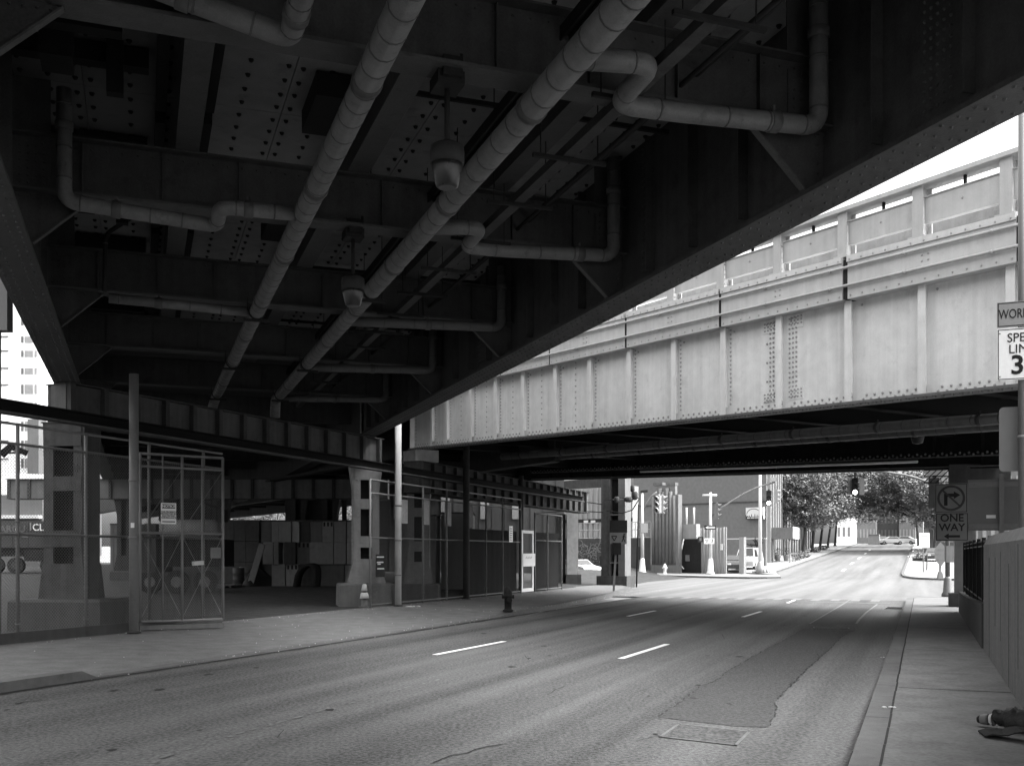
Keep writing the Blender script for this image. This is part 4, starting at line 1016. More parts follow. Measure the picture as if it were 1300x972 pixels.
# barrier leaning plank, curved scrap
q = gy(317, 744); q2 = P(333, 690, 49.8)
mb = MB(); mb.bar(q, q2, .3, .08, Vector((0, -1, .2))); tag(mb.build('plank', M['block']), 'pale plank leaning against the left end of the tall block stack', 'plank')
q = gy(387, 747); q.y = BY-.7; q.x = (387-650)/1303*q.y; q.z = yardz(q.x, q.y)
mb = MB(); As = lin(0, math.pi, 10); vs = []
for k in range(2):
    for a in As: vs.append(Vector((q.x-.55*math.cos(a)+.15*k+.25*math.sin(a), q.y-.2+k*.5, q.z+1.15*math.sin(a)**.6)))
for k in range(2):
    for a in As: vs.append(Vector((q.x-.42*math.cos(a)+.15*k+.22*math.sin(a), q.y-.2+k*.5, q.z+1.0*math.sin(a)**.6)))
n = len(As); fs = [(i, i+1, n+i+1, n+i) for i in range(n-1)]+[(2*n+i, 3*n+i, 3*n+i+1, 2*n+i+1) for i in range(n-1)]+[(i, 2*n+i, 2*n+i+1, i+1) for i in range(n-1)]+[(n+i, n+i+1, 3*n+i+1, 3*n+i) for i in range(n-1)]
mb.add(vs, fs, True); tag(mb.build('rubber_scrap', M['tyre']), 'bent black rubber scrap propped at the foot of the block stack', 'scrap')
q = gy(420, 747)
# dark tank truck seen through the gate leaf
tx = P(235, 745, 44); tz = yardz(tx.x, 44)
t = thing('tank_truck', 'dark tank truck with a rounded hood parked behind the gate leaf', 'truck', Vector((tx.x, 44, tz)))
X0 = lambda px: (px-650)/1303*44
ZY = lambda py: H+(703-py)/1303*44
mb = MB(); mb.tube([Vector((X0(200), 44.6, ZY(671))), Vector((X0(268), 44.6, ZY(671))), Vector((X0(274), 44.6, ZY(671)))], .42, 16, rad=[.42, .42, .3]); mb.build('tank', M['steel_col'], t)
mb = MB(); As = lin(0, math.pi, 10)
prof = [(190, 660), (191, 644), (200, 637), (213, 634), (228, 633.5), (245, 636), (258, 641), (264, 644), (264, 660)]
mb.prism([Vector((X0(a), 45.1, ZY(b))) for a, b in prof], (0, 2, 0)); mb.build('hood', M['steel_black'], t)
mb = MB(); mb.box(X0(196), X0(276), 44.4, 46.6, tz+1.15, ZY(684)); mb.build('chassis', M['steel_black'], t)
mb = MB(); mb.box(X0(181), X0(196), 44.2, 46.4, tz+.9, ZY(664)); mb.build('cab', M['truck'], t)
for px_ in (188, 222, 258):
    wc_ = Vector((X0(px_), 44.35, tz+.5)); wh = MB(); wh.tube([wc_-Vector((0, .14, 0)), wc_+Vector((0, .14, 0))], .5, 16); wo = wh.build('wheel', M['tyre'], t)
    wh = MB(); wh.tube([wc_-Vector((0, .16, 0)), wc_-Vector((0, .141, 0))], .24, 12); wh.build('rim', M['steel_mid'], wo)
# dump truck at far left
tx = P(10, 725, 66); tz = yardz(tx.x, 66)
X0 = lambda px: (px-650)/1303*66
ZY = lambda py: H+(703-py)/1303*66
t = thing('container_truck', 'dark box truck with pale lettering parked at the left edge of the yard', 'truck', Vector((tx.x, 66, tz)))
mb = MB(); mb.box(X0(-45), X0(62), 66, 68.4, ZY(695), ZY(661)); 
for px_ in (-30, -8, 14, 34, 56): mb.box(X0(px_), X0(px_)+.1, 65.95, 66, ZY(694), ZY(662))
mb.build('box', M['truck'], t)
mb = MB(); mb.box(X0(-45), X0(58), 66.2, 68.2, ZY(706), ZY(695.2)); mb.build('chassis', M['steel_black'], t)
mb = MB(); mb.box(X0(30), X0(56), 66.05, 68.3, ZY(712), ZY(697)); mb.build('tool_box', M['black'], t)
for px_ in (-30, -8, 18, 60):
    wc_ = Vector((X0(px_), 66.3, tz+.52)); wh = MB(); wh.tube([wc_-Vector((0, .2, 0)), wc_+Vector((0, .2, 0))], .52, 16); wo = wh.build('wheel', M['tyre'], t)
    wh = MB(); wh.tube([wc_-Vector((0, .22, 0)), wc_-Vector((0, .201, 0))], .25, 12); wh.build('rim', M['truck'], wo)
ax = Vector((1, 0, 0))
text('CLARCU', .62, M['worn'], t, Vector((X0(9), 65.94, ZY(671.5))), ax, Z, bold=.01)
mb = MB(); mb.box(X0(20), X0(24), 65.93, 65.98, ZY(673), ZY(670.5)); mb.build('label_plate', M['sign_white'], t)
text('CLA', .62, M['sign_white'], t, Vector((X0(53), 65.94, ZY(669.5))), ax, Z, bold=.01)
mb = MB(); mb.box(X0(28), X0(35.5), 65.93, 65.98, ZY(682), ZY(678)); mb.build('label_plate', M['conc'], t)
mb = MB(); mb.box(X0(38.5), X0(39.8), 65.93, 65.98, ZY(673), ZY(663)); mb.build('ladder_strip', M['corr'], t)
# vehicle half hidden behind the left column, containers
X1 = lambda px, Y: (px-650)/1303*Y
z1_ = lambda py, Y: H+(703-py)/1303*Y
def container(name, label, cat, px0, px1, pt, Y, dep, m, ribs=True):
    x0, x1 = X1(px0, Y), X1(px1, Y); zb = min(yardz(x0, Y), .4) if Y < 62 else yardz(x0, Y)-.3
    t = thing(name, label, cat, Vector(((x0+x1)/2, Y, zb)))
    mb = MB(); mb.box(x0, x1, Y, Y+dep, zb+.15, z1_(pt, Y))
    if ribs:
        a = x0+.1
        while a < x1-.1: mb.box(a, a+.08, Y-.04, Y, zb+.2, z1_(pt, Y)-.1); a += .27
    mb.build('body', m, t)
    mb = MB(); mb.box(x0-.03, x1+.03, Y-.05, Y+dep+.03, z1_(pt, Y)+.001, z1_(pt, Y)+.08); mb.build('top_rim', M['steel_dark'], t)
container('shipping_container', 'grey ribbed container between the riveted column and the gate post', 'container', 140, 170, 666, 58, 2.4, M['steel_mid'])
container('storage_shed', 'pale storage shed with barred panels behind the right fence', 'shed', 560, 600, 652, 47, 3, M['corr'])
container('storage_shed', 'dull storage shed directly behind the bright post', 'shed', 507, 553, 655, 46, 3, M['steel_mid'], False)
container('skip', 'dark waste skip behind the fence near the thick dark post', 'skip', 606, 655, 685, 52, 2.4, M['truck'])

# ================================================================== RIGHT SIDE: WALL, RAILING, SIGNS
t = thing('parapet_wall', 'board marked concrete wall with a bevelled top along the right sidewalk', 'wall', R(10, 1.25, .15))
mb = MB(); prof = [(1.08, .1), (1.08, 2.12), (1.17, 2.29), (1.40, 2.30), (1.45, 2.2), (1.45, .1)]
mb.prism([R(-8, d, z) for d, z in prof], RS*29.5)
mb.build('wall_body', M['wallc'], t)
mb = MB()
random.seed(5)
for k in range(16):
    s = -2+k*1.45+random.uniform(-.2, .2); w_ = random.choice([.008, .012, .02, .035]); z_ = random.uniform(.3, .9) if k % 3 else .16
    mb.fbox(R, s, s+w_, 1.076, 1.0802, z_, random.uniform(1.7, 2.1))
mb.build('form_joint', M['conc_dark'], t)
t = thing('low_wall', 'low stained concrete kerb wall under the black iron railing', 'wall', R(27, 1.2, .15))
mb = MB(); As = lin(21.6, 35, 14)
for a, b in zip(As[:-1], As[1:]):
    f = lambda s: 1.0-.22*math.sin((s-21.6)/13.4*math.pi/2)
    mb.fboxz(R, a, b, 1.05, 1.4, lambda x: .1, f)
mb.build('wall_body', M['conc_dark'], t)
t = thing('iron_railing', 'black iron railing on the low wall, past the end of the concrete wall', 'railing', R(27, 1.2, 1))
mb = MB()
for s in lin(21.7, 34.6, 150): mb.tube([R(s, 1.2, .8), R(s, 1.2, 2.2)], .011, 5)
for z_ in (.95, 2.1, 2.2): mb.fbox(R, 21.6, 34.7, 1.18, 1.22, z_, z_+.035)
for s in lin(21.62, 34.6, 6): mb.fbox(R, s-.03, s+.03, 1.16, 1.24, .75, 2.3)
mb.build('bars', M['black'], t)
mb = MB(); mb.fbox(R, 21.6, 34.6, 1.26, 1.29, .98, 2.12); mb.build('backing_sheet', M['black'], t)
# sign pole at the right edge
def up_at(px, y, Y): return P(px, y, Y).z
c = P(1297.5, 600, 15.5)
t = thing('sign_post', 'tall pale round sign post at the right edge, rising from the concrete wall', 'post', (c.x, c.y, 2.3))
mb = MB(); mb.tube([Vector((c.x, c.y, 2.2)), Vector((c.x, c.y, 9.5))], .055, 12); mb.build('tube', M['sign_back'], t)
for z_ in (3.7, 4.7, 5.2, 5.6):
    mb = MB(); mb.tube([Vector((c.x, c.y, z_)), Vector((c.x, c.y, z_+.04))], .065, 12); mb.build('clamp', M['galv'], t)
n0 = Vector((RD.y, -RD.x, 0))
wc_ = Vector((c.x-.02, c.y, 5.56))+n0*.09
t, ax, n = board('work_zone_sign', 'dull WORK plate above the speed limit sign on the right post', 'sign', wc_, RD, .66, .38, M['sign_grey'], border=.012)
text('WORK', .2, M['ink'], t, wc_+n*.004-RD*.10, RD, Z, bold=.0005, sx=.66)
pcs = Vector((c.x-.02, c.y, 4.96))+n0*.09
t, ax, n = board('speed_limit_sign', 'white SPEED LIMIT 30 sign below the WORK plate', 'sign', pcs, RD, .66, .78, M['sign_white'], border=.012)
text('SPEED', .19, M['ink'], t, pcs+n*.004+Z*.24+RD*.04, RD, Z, bold=.0008, sx=.9)
text('LIMIT', .19, M['ink'], t, pcs+n*.004+Z*.07+RD*.04, RD, Z, bold=.0, sx=.95)
text('30', .4, M['ink'], t, pcs+n*.004-Z*.18+RD*.05, RD, Z, bold=.008)
for dx in (-.29,): 
    for z_ in (-.33, .32): 
        mb = MB(); mb.rivet(pcs+ax*dx+n*.001+Z*z_, n, .012); mb.build('bolt', M['galv'], t)
bc = Vector((c.x+.04, c.y+.09, 3.70))
mb = MB(); w_, h_, r_ = .31, .49, .06; pl = []
for cx_, cz_, a0 in ((w_-r_, h_-r_, 0), (-w_+r_, h_-r_, 90), (-w_+r_, -h_+r_, 180), (w_-r_, -h_+r_, 270)):
    for k in range(5): a = math.radians(a0+22.5*k); pl.append(bc+RD*(cx_+r_*math.cos(a))+Z*(cz_+r_*math.sin(a)))
mb.prism(pl, -n0*.012); tag(mb.build('blank_sign', M['sign_back']), 'blank round cornered back of a sign below the speed limit sign', 'sign')
# large sign seen from behind
lc = P(1271, 640, 25); 
t = thing('blank_sign', 'large grey back of a road sign with two battens above the concrete wall', 'sign', lc, math.atan2(RD.y, RD.x))
g = lambda a, b, z: Vector((lc.x, lc.y, 0))+RD*a+n0*b+Z*z
zt_, zb_ = up_at(1271, 608, 25), up_at(1271, 673, 25)
mb = MB(); mb.fbox(g, -.74, .75, -.02, 0, zb_, zt_); mb.build('panel', M['sign_back'], t)
for z_ in (zt_-.18, zb_+.04):
    mb = MB(); mb.fbox(g, -.72, .73, .001, .05, z_, z_+.12); mb.rivet(g(-.6, .051, z_+.06), n0, .02); mb.rivet(g(.5, .051, z_+.06), n0, .02); mb.build('batten', M['galv'], t)
mb = MB(); mb.fbox(g, -.05, .06, .052, .1, 2.0, zt_+.12); mb.build('upright', M['galv'], t)
mb = MB(); mb.fbox(g, -.33, -.12, .001, .004, zb_+.3, zb_+.38); mb.build('maker_plate', M['sign_white'], t)
# no right turn + one way
ab = G(1203, 757, .15, lambda X, Y: 0)
YS = 41.5; X2 = lambda px: (px-650)/1303*YS
t = thing('signal_pole', 'traffic signal pole with flared base and long thin curved arm at the right kerb end', 'signal pole', ab)
mb = MB(); mb.lathe(ab, [(.26, 0), (.26, .1), (.2, .2), (.16, .75), (.11, .85)], 8); mb.build('base', M['steel_mid'], t)
mb = MB(); mb.tube([ab+Z*.8, Vector((ab.x, ab.y, 6.0))], .09, 10, rad=[.1, .075]); mb.build('pole', M['steel_mid'], t)
mb = MB(); arm = [(1203, 628), (1192, 619), (1180, 613), (1165, 607), (1148, 602.5), (1125, 599), (1100, 597), (1082, 597)]
mb.tube([P(a, b, ab.y) for a, b in arm], .045, 7); mb.build('arm', M['steel_mid'], t)
mb = MB(); mb.box(ab.x-.17, ab.x+.17, ab.y-.28, ab.y-.1, 1.6, 2.3); mb.build('control_box', M['steel_mid'], t)
YS = 34.3; KS = 34.3/41.5; X2 = lambda px: (px-650)/1303*YS
c1 = Vector((X2(1207.5), YS, up_at(1207, 632, YS)))
t, ax, n = board('no_right_turn_sign', 'no right turn sign directly above the ONE WAY sign', 'sign', c1, RD, 1.22*KS, 1.18*KS, M['sign_back'], border=.02)
def ring(mb, c, r0, r1, ax, n, k=28, a0=0, a1=2*math.pi, e0=.003, e1=.008):
    vs = []; As = lin(a0, a1, k)
    for a in As:
        d = ax*math.cos(a)+Z*math.sin(a)
        vs += [c+d*r0+n*e0, c+d*r1+n*e0, c+d*r0+n*e1, c+d*r1+n*e1]
    for i in range(k): b = 4*i; mb.add([vs[b+q] for q in range(8)], [(0, 1, 5, 4), (2, 6, 7, 3), (1, 3, 7, 5), (0, 4, 6, 2)])
mb = MB(); ring(mb, c1, .43*KS, .52*KS, ax, n); d45 = (ax-Z).normalized(); mb.bar(c1-d45*.44*KS+n*.010, c1+d45*.44*KS+n*.010, .07*KS, .006, n); mb.build('prohibition_ring', M['steel_dark'], t)
mb = MB(); mb.bar(c1+ax*(-.2*KS)-Z*(.3*KS)+n*.005, c1+ax*(-.2*KS)+Z*(.14*KS)+n*.005, .13*KS, .004, n); mb.bar(c1+ax*(-.265*KS)+Z*(.12*KS)+n*.0052, c1+ax*(.12*KS)+Z*(.12*KS)+n*.0052, .13*KS, .004, n)
mb.prism([c1+ax*(.1*KS)+Z*(.27*KS)+n*.003, c1+ax*(.1*KS)-Z*(.03*KS)+n*.003, c1+ax*(.34*KS)+Z*(.12*KS)+n*.003], n*.005); mb.build('arrow', M['ink'], t)
c2 = Vector((X2(1208.5), YS, up_at(1207, 668.5, YS)))
t, ax, n = board('one_way_sign', 'square ONE WAY sign with a left arrow below the no right turn sign', 'sign', c2, RD, 1.22*KS, 1.14*KS, M['sign_back'], border=.02)
text('ONE\nWAY', .42*KS, M['ink'], t, c2+n*.004+Z*(.16*KS), RD, Z, bold=.006)
mb = MB(); mb.bar(c2+ax*(.3*KS)-Z*(.38*KS)+n*.005, c2-ax*(.15*KS)-Z*(.38*KS)+n*.005, .09*KS, .004, n); mb.prism([c2-ax*(.12*KS)-Z*(.26*KS)+n*.003, c2-ax*(.3*KS)-Z*(.38*KS)+n*.003, c2-ax*(.12*KS)-Z*(.5*KS)+n*.003], n*.005); mb.build('arrow', M['ink'], t)
# traffic signals
def signal(label, c, f, h=1.05, lit=None, m=None, parent_group=None, dark=True, name='traffic_signal'):
    f = Vector(f).normalized(); a = Vector((f.y, -f.x, 0)); k = h/1.05
    t = thing(name, label, 'traffic light', c, math.atan2(f.y, f.x), parent_group)
    g = lambda u, q, z: c+a*u*k+f*q*k+Z*z*k
    mb = MB(); mb.fbox(g, -.17, .17, -.2, .06, -.525, .525); mb.fbox(g, -.06, .06, -.12, -.02, .526, .62); mb.build('housing', m or M['steel_mid'], t)
    for i, z_ in enumerate((.345, 0, -.345)):
        cc = g(0, .061, z_)
        mb = MB(); vs = [cc+f*.002*k+(a*math.cos(u)+Z*math.sin(u))*.125*k for u in lin(0, 2*math.pi, 16)[:-1]]; mb.prism(vs, f*.012*k)
        mb.build('lens', M['lamp_lit'] if lit == i else M['glass'], t)
        mb = MB(); vs = []; As = lin(-.5, math.pi+.5, 12)
        for u in As: d = a*math.cos(u)+Z*math.sin(u); vs += [cc+d*.14*k, cc+d*.14*k+f*.24*k*(0.35+.65*max(0, math.sin(u)))]
        vs2 = [v+(v-cc)*.04 for v in vs]; o = len(vs); fs = [(2*q, 2*q+2, 2*q+3, 2*q+1) for q in range(len(As)-1)]+[(o+2*q, o+2*q+1, o+2*q+3, o+2*q+2) for q in range(len(As)-1)]
        mb.add(vs+vs2, fs, True); mb.build('visor', m or M['steel_mid'], t)
    return t
Y3 = ab.y
signal('traffic signal facing the camera with its lowest lamp lit, hung under the dark girder', P(1085.5, 617.5, Y3-.1), (-.3, -1, 0), .74, 2, M['black'])
signal('traffic signal facing left in the cluster hung under the dark girder', P(1077.5, 617, Y3+.12), (-1, .1, 0), .70, None, M['steel_mid'])
signal('traffic signal facing right in the cluster hung under the dark girder', P(1095.5, 617.5, Y3+.12), (1, -.15, 0), .70, None, M['steel_mid'])
signal('black back of a traffic signal beside the no right turn sign', P(1187, 626, 43.4), (.6, .9, 0), 1.28, None, M['black'])
mb = MB(); mb.bar(P(1085.5, 597, Y3), P(1085.5, 607, Y3), .06); mb.bar(P(1076, 603.5, Y3+.05), P(1097, 603.5, Y3+.05), .05); tag(mb.build('signal_hanger', M['steel_black']), 'short bracket holding the cluster of three signals', 'bracket')
# dark wrapped bundle lying at the wall foot
q = G(1283, 926, .15, lambda X, Y: 0)
t = thing('wrapped_bundle', 'dark bundle with a pale banded end lying on a flat sheet by the wall', 'bundle', q)
e0, e1 = G(1244, 921, .15, lambda X, Y: 0)+Z*.07, G(1312, 930, .15, lambda X, Y: 0)+Z*.13
dd = (e1-e0); L = dd.length; dd = dd/L
random.seed(4); nr = 14; us_ = [.15+(L-.15)*(k/nr) for k in range(nr+1)]
mb = MB(); mb.tube([e0+dd*u_+Z*(.02*math.sin(u_*9)) for u_ in us_], .1, 20, rad=[.06+.085*min(1, (u_-.15)/.3)+.008*math.sin(u_*40) for u_ in us_])
mb.v = [v+Vector((random.gauss(0, .007), random.gauss(0, .007), random.gauss(0, .009)+.014*math.sin(v.x*31+v.y*17))) for v in mb.v]; mb.build('wrap', M['bundle'], t)
mb = MB(); mb.tube([e0+dd*.015, e0+dd*.1], .05, 14, rad=[.05, .06]); mb.build('band', M['sign_back'], t)
mb = MB(); mb.tube([e0+dd*.115, e0+dd*.149], .06, 14, rad=[.058, .068]); mb.build('band', M['boardc'], t)
mb = MB(); mb.tube([e0-dd*.02, e0+dd*.014], .05, 14, rad=[.035, .048]); mb.build('cap', M['black'], t)
a = G(1250, 936, .15, lambda X, Y: 0); mb = MB(); pl = []
for k in range(9): pl.append(a+dd*(k*.075)-Vector((0, .0, 0))+Z*(.02+.008*k+.012*math.sin(k*1.7)))
v2 = [p+Vector((.08, .32, 0.0)) for p in pl]; vs = pl+v2+[p-Z*.012 for p in pl+v2]; n = 9
mb.add(vs, [(i, i+1, n+i+1, n+i) for i in range(8)]+[(2*n+i, 3*n+i, 3*n+i+1, 2*n+i+1) for i in range(8)]+[(i, 2*n+i, 2*n+i+1, i+1) for i in range(8)]+[(n+i, n+i+1, 3*n+i+1, 3*n+i) for i in range(8)]); mb.build('ground_sheet', M['steel_black'], t)

# ================================================================== ACROSS THE INTERSECTION
CU, CM, K0 = Vector((.74, -.67, 0)), Vector((.67, .74, 0)), Vector((13.6, 84.4, 0))
CU.normalize(); CM.normalize()
def W(u, o, z=0): return K0+CU*u+CM*o+Z*z
def up(px, o):
    r = (px-650)/1303; y0 = K0.y+CM.y*o; x0 = K0.x+CM.x*o
    return (r*y0-x0)/(CU.x-r*CU.y)
def wz_(px, py, o): u = up(px, o); return H+(703-py)/1303*W(u, o).y
hs = lambda p: hill(rs(p.x, p.y)[0])
ue = up(968, 0)
# pale far sidewalk and its kerb
us = lin(-90, ue-2.5, 20)
cor = [W(ue-2.5, 0), W(ue-1.2, .3), W(ue-.2, 1.1), W(ue+.3, 2.4)]
front = [W(u, 0) for u in us]+cor[1:]
upl = [R(s, -12.0) for s in lin(92, 214, 24)]
backp = [W(u, 4.2) for u in us]+[W(ue-2.2, 4.6), W(ue-1.8, 4.9), W(ue-1.4, 5.4)]
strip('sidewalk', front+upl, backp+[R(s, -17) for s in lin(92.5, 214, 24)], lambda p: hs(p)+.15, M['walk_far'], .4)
strip('kerb', [p+(q-p).normalized()*-.14 for p, q in zip(front+upl, backp+[R(s, -17) for s in lin(92.5, 214, 24)])], front+upl, lambda p: hs(p)+.152, M['kerb'], .4)
rf = [(81.3, 40), (81.3, 14), (81.2, 5), (81.4, 2.4), (82.2, .6), (83.6, -.6), (86, -1.3), (90, -1.5), (110, -1.5), (150, -1.5), (214, -1.5)]
rb = [(86, 40), (86, 14), (86, 6), (86.5, 4.5), (87, 4), (88, 3.6), (89, 3.4), (92, 3.3), (112, 3.3), (150, 3.3), (214, 3.3)]
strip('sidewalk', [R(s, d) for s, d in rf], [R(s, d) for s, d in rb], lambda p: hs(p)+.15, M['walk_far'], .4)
strip('kerb', [R(s-.12, d-.12) for s, d in rf], [R(s+.12, d+.12) for s, d in rf], lambda p: hs(p)+.155, M['kerb'], .4)
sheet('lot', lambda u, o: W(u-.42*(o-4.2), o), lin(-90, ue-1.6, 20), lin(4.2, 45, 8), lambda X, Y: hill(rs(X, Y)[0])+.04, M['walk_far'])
# graffiti wall with fence and corrugated shed above
def wbox(mb, px0, px1, py0, py1, o0, o1, zb=None):
    a, b = up(px0, o0), up(px1, o0); z0 = wz_((px0+px1)/2, py1, o0) if zb is None else zb; z1 = wz_((px0+px1)/2, py0, o0)
    mb.fbox(W, a, b, o0, o1, z0, z1); return a, b, z0, z1
def wthing(name, label, cat, px, o): u = up(px, o); p = W(u, o); p.z = hs(p); return thing(name, label, cat, p, math.atan2(CU.y, CU.x))
t = wthing('boundary_wall', 'stained boundary wall covered in pale graffiti across the intersection', 'wall', 760, 4)
mb = MB(); wbox(mb, 600, 826, 684, 690, 4.2, 4.6, 0); mb.build('wall_body', M['conc_dark'], t)
mb = MB(); random.seed(3)
for k in range(34):
    px_ = random.uniform(734, 766); py_ = random.uniform(688, 711); c = W(up(px_, 4.2), 4.19, wz_(px_, py_, 4.2)); a = random.uniform(0, 6.3); r = random.uniform(.25, .6)
    pts = [c+CU*r*math.cos(a+q*.7)*random.uniform(.7, 1.2)+Z*r*math.sin(a+q*.7)*random.uniform(.7, 1.2) for q in range(random.randint(3, 7))]
    for p_, q_ in zip(pts[:-1], pts[1:]): mb.bar(p_, q_, .006, random.uniform(.05, .1), CU.cross(Z) if False else None) if False else mb.wire(p_, q_, .035)
mb.build('graffiti', M['graffiti'], t)
t = wthing('mesh_fence', 'thin fence on top of the graffiti wall', 'fence', 750, 4.4)
mb = MB()
for px_ in lin(722, 826, 16): u = up(px_, 4.4); mb.wire(W(u, 4.4, wz_(px_, 685, 4.4)), W(u, 4.4, wz_(px_, 663, 4.4)), .04)
for py_ in (664, 673, 683): mb.wire(W(up(700, 4.4), 4.4, wz_(750, py_, 4.4)), W(up(826, 4.4), 4.4, wz_(750, py_, 4.4)), .035)
mb.build('posts_and_rails', M['galv'], t)
t = wthing('corrugated_shed', 'pale vertical ribbed metal shed behind the graffiti wall', 'shed', 750, 12)
mb = MB(); a, b, z0, z1 = wbox(mb, 600, 803, 622, 690, 12, 13, 0); u = a
while u < b: mb.fbox(W, u, u+.28, 11.86, 12, .2, z1-.05); u += .68
mb.build('body', M['corr'], t)
mb = MB(); wbox(mb, 600, 803, 660, 664, 11.8, 11.855); mb.build('band', M['black'], t)
for px_ in (743, 752):
    mb = MB(); wbox(mb, px_-2, px_+3, 660.3, 663.3, 11.7, 11.79); mb.build('light_panel', M['white'], t)
mb = MB(); a, b, z0, z1 = wbox(mb, 600, 800, 611, 621.5, 12.3, 12.9); mb.build('roof_plant', M['steel_dark'], t)
# fluted dark pier block
t = wthing('fluted_pier', 'tall dark fluted stone pier standing before the pale brick building', 'pier', 845, 3)
mb = MB(); zg = hs(W(up(845, 3.2), 3.2))
a, b, z0, z1 = wbox(mb, 827, 861, 628, 728, 3.3, 3.9, zg)
wbox(mb, 831, 857, 616, 628, 3.45, 3.8, z1)
u = a+.05; k = 0
while u < b-.3:
    zz1 = z1-.1 if (k < 1 or u > b-.7) else wz_(845, 618, 3.3)-.1
    mb.tube([W(u+.16, 3.3, zg+.8), W(u+.16, 3.3, zz1-(.3 if k % 2 else .0))], .15, 8); u += .36; k += 1
mb.build('shaft', M['corr_d'], t)
mb = MB(); wbox(mb, 826, 863, 717, 728, 3.0, 3.29, zg); mb.build('plinth', M['conc'], t)
for px_ in (835, 851):
    mb = MB(); wbox(mb, px_-6, px_+6, 612.5, 615.8, 3.4, 3.9); mb.build('cap', M['brick2'], t)
# dark panel wall, pale cabinet above, corrugated fence
t = wthing('dark_wall', 'low dark painted wall with scrawled paint between the fluted pier and the pale fence', 'wall', 876, 4)
mb = MB(); wbox(mb, 863, 890, 684, 728, 4, 4.4, zg); mb.build('wall_body', M['steel_black'], t)
mb = MB(); wbox(mb, 870, 875, 704, 712, 3.93, 3.99); mb.build('patch', M['conc'], t)
t = wthing('pale_cabinet', 'pale grey metal cabinet resting over the dark painted wall', 'cabinet', 873, 5)
mb = MB(); wbox(mb, 864, 884, 665, 683, 4.1, 4.7); mb.build('body', M['corr'], t)
for px_ in (871.5, 881):
    mb = MB(); u = up(px_, 4.3); mb.tube([W(u, 4.3, wz_(px_, 665, 4.1)+.001), W(u, 4.3, wz_(px_, 644, 4.3))], .08, 8); mb.build('vent_pipe', M['white'], t)
mb = MB(); mb.tube([W(up(868, 3.9), 3.9, wz_(868, 684, 3.9)), W(up(863.5, 3.9), 3.9, wz_(863, 705, 3.9)), W(up(862.5, 3.9), 3.9, wz_(862, 715, 3.9)), W(up(868, 3.9), 3.9, wz_(868, 722, 3.9))], .06, 8); tag(mb.build('hose', M['white']), 'white hanging hose on the dark painted wall', 'hose')
t = wthing('corrugated_fence', 'pale corrugated sheet fence right of the dark painted wall', 'fence', 905, 4.6)
mb = MB(); a, b, z0, z1 = wbox(mb, 890, 922, 669, 728, 4.1, 4.2, zg); u = a
while u < b: mb.tube([W(u, 4.1, zg), W(u, 4.1, z1-random.uniform(0, .15))], .1, 6); u += .32
mb.build('sheets', M['corr'], t)
mb = MB(); wbox(mb, 914.5, 917, 690, 698, 3.9, 3.98); mb.build('pale_plate', M['white'], t)
# brick building far behind
t = wthing('brick_building', 'big pale brick building without windows across the intersection', 'building', 900, 26)
zg2 = 0
mb = MB(); ua, ub = up(800, 26), up(973, 26); zt_ = wz_(900, 560, 26); dv = Vector((.30, .954, 0))*32
mb.prism([W(ua, 26, 0), W(ub, 26, 0), W(ub, 26, zt_), W(ua, 26, zt_)], dv); mb.build('wall', M['brick'], t)
c0_ = W(ub, 26, 0); e_ = dv.normalized(); nn_ = Vector((e_.y, -e_.x, 0))
for k in range(6):
    p_ = c0_+e_*(1.5+k*5); sf_ = lambda a, b, z: p_+e_*a+nn_*b+Z*z
    mb = MB(); mb.fbox(sf_, 0, 1.2, .002, .35, 0, zt_-.5); mb.build('pilaster', M['corr'], t)
    for fl in range(4):
        mb = MB(); mb.fbox(sf_, 1.8, 4.2, .002, .08, 1.5+fl*4, 4.4+fl*4); mb.build('window', M['glass'], t)
mb = MB(); wbox(mb, 800, 973, 638.6, 639.8, 25.9, 25.99); mb.build('string_course', M['conc_dark'], t)
mb = MB(); wbox(mb, 920, 973, 683, 684.5, 25.9, 25.99); mb.build('string_course', M['white'], t)
# painted sign on the facade
t = wthing('billboard', 'white billboard showing a grey arch over a black skyline on the brick facade', 'sign', 957, 25)
o_ = 25.5
mb = MB(); a, b, z0, z1 = wbox(mb, 946.8, 969.2, 643.8, 658.6, o_, o_+.3); mb.build('panel', M['white'], t)
w_ = b-a; h_ = z1-z0; fo = o_-.004
pt = lambda x, z: W(a+w_*x, fo, z0+h_*z)
mb = MB(); As = lin(0, math.pi, 20); pp = [pt(.44-.4*math.cos(q), .42+.5*math.sin(q)) for q in As]; qq = [pt(.44-.36*math.cos(q), .42+.43*math.sin(q)) for q in As]
for i in range(20): mb.poly([pp[i], pp[i+1], qq[i+1], qq[i]])
mb.build('arch', M['conc'], t)
mb = MB()
for x0, x1, z_ in ((0, .03, .38), (.05, .12, .3), (.17, .22, .33), (.31, .35, .43), (.5, .54, .43), (.63, .66, .38), (.7, .8, .27), (.9, .95, .3), (.97, 1.0, .36)): mb.poly([pt(x0, .2), pt(x1, .2), pt(x1, z_), pt(x0, z_)])
mb.poly([pt(0, 0), pt(1, 0), pt(1, .22), pt(0, .22)]); mb.build('skyline', M['ink'], t)
fo = o_-.008; mb = MB()
for x0, x1 in ((.07, .24), (.28, .5), (.52, .74), (.77, .92)): mb.poly([pt(x0, .08), pt(x1, .08), pt(x1, .16), pt(x0, .16)])
mb.build('caption_bar', M['white'], t)
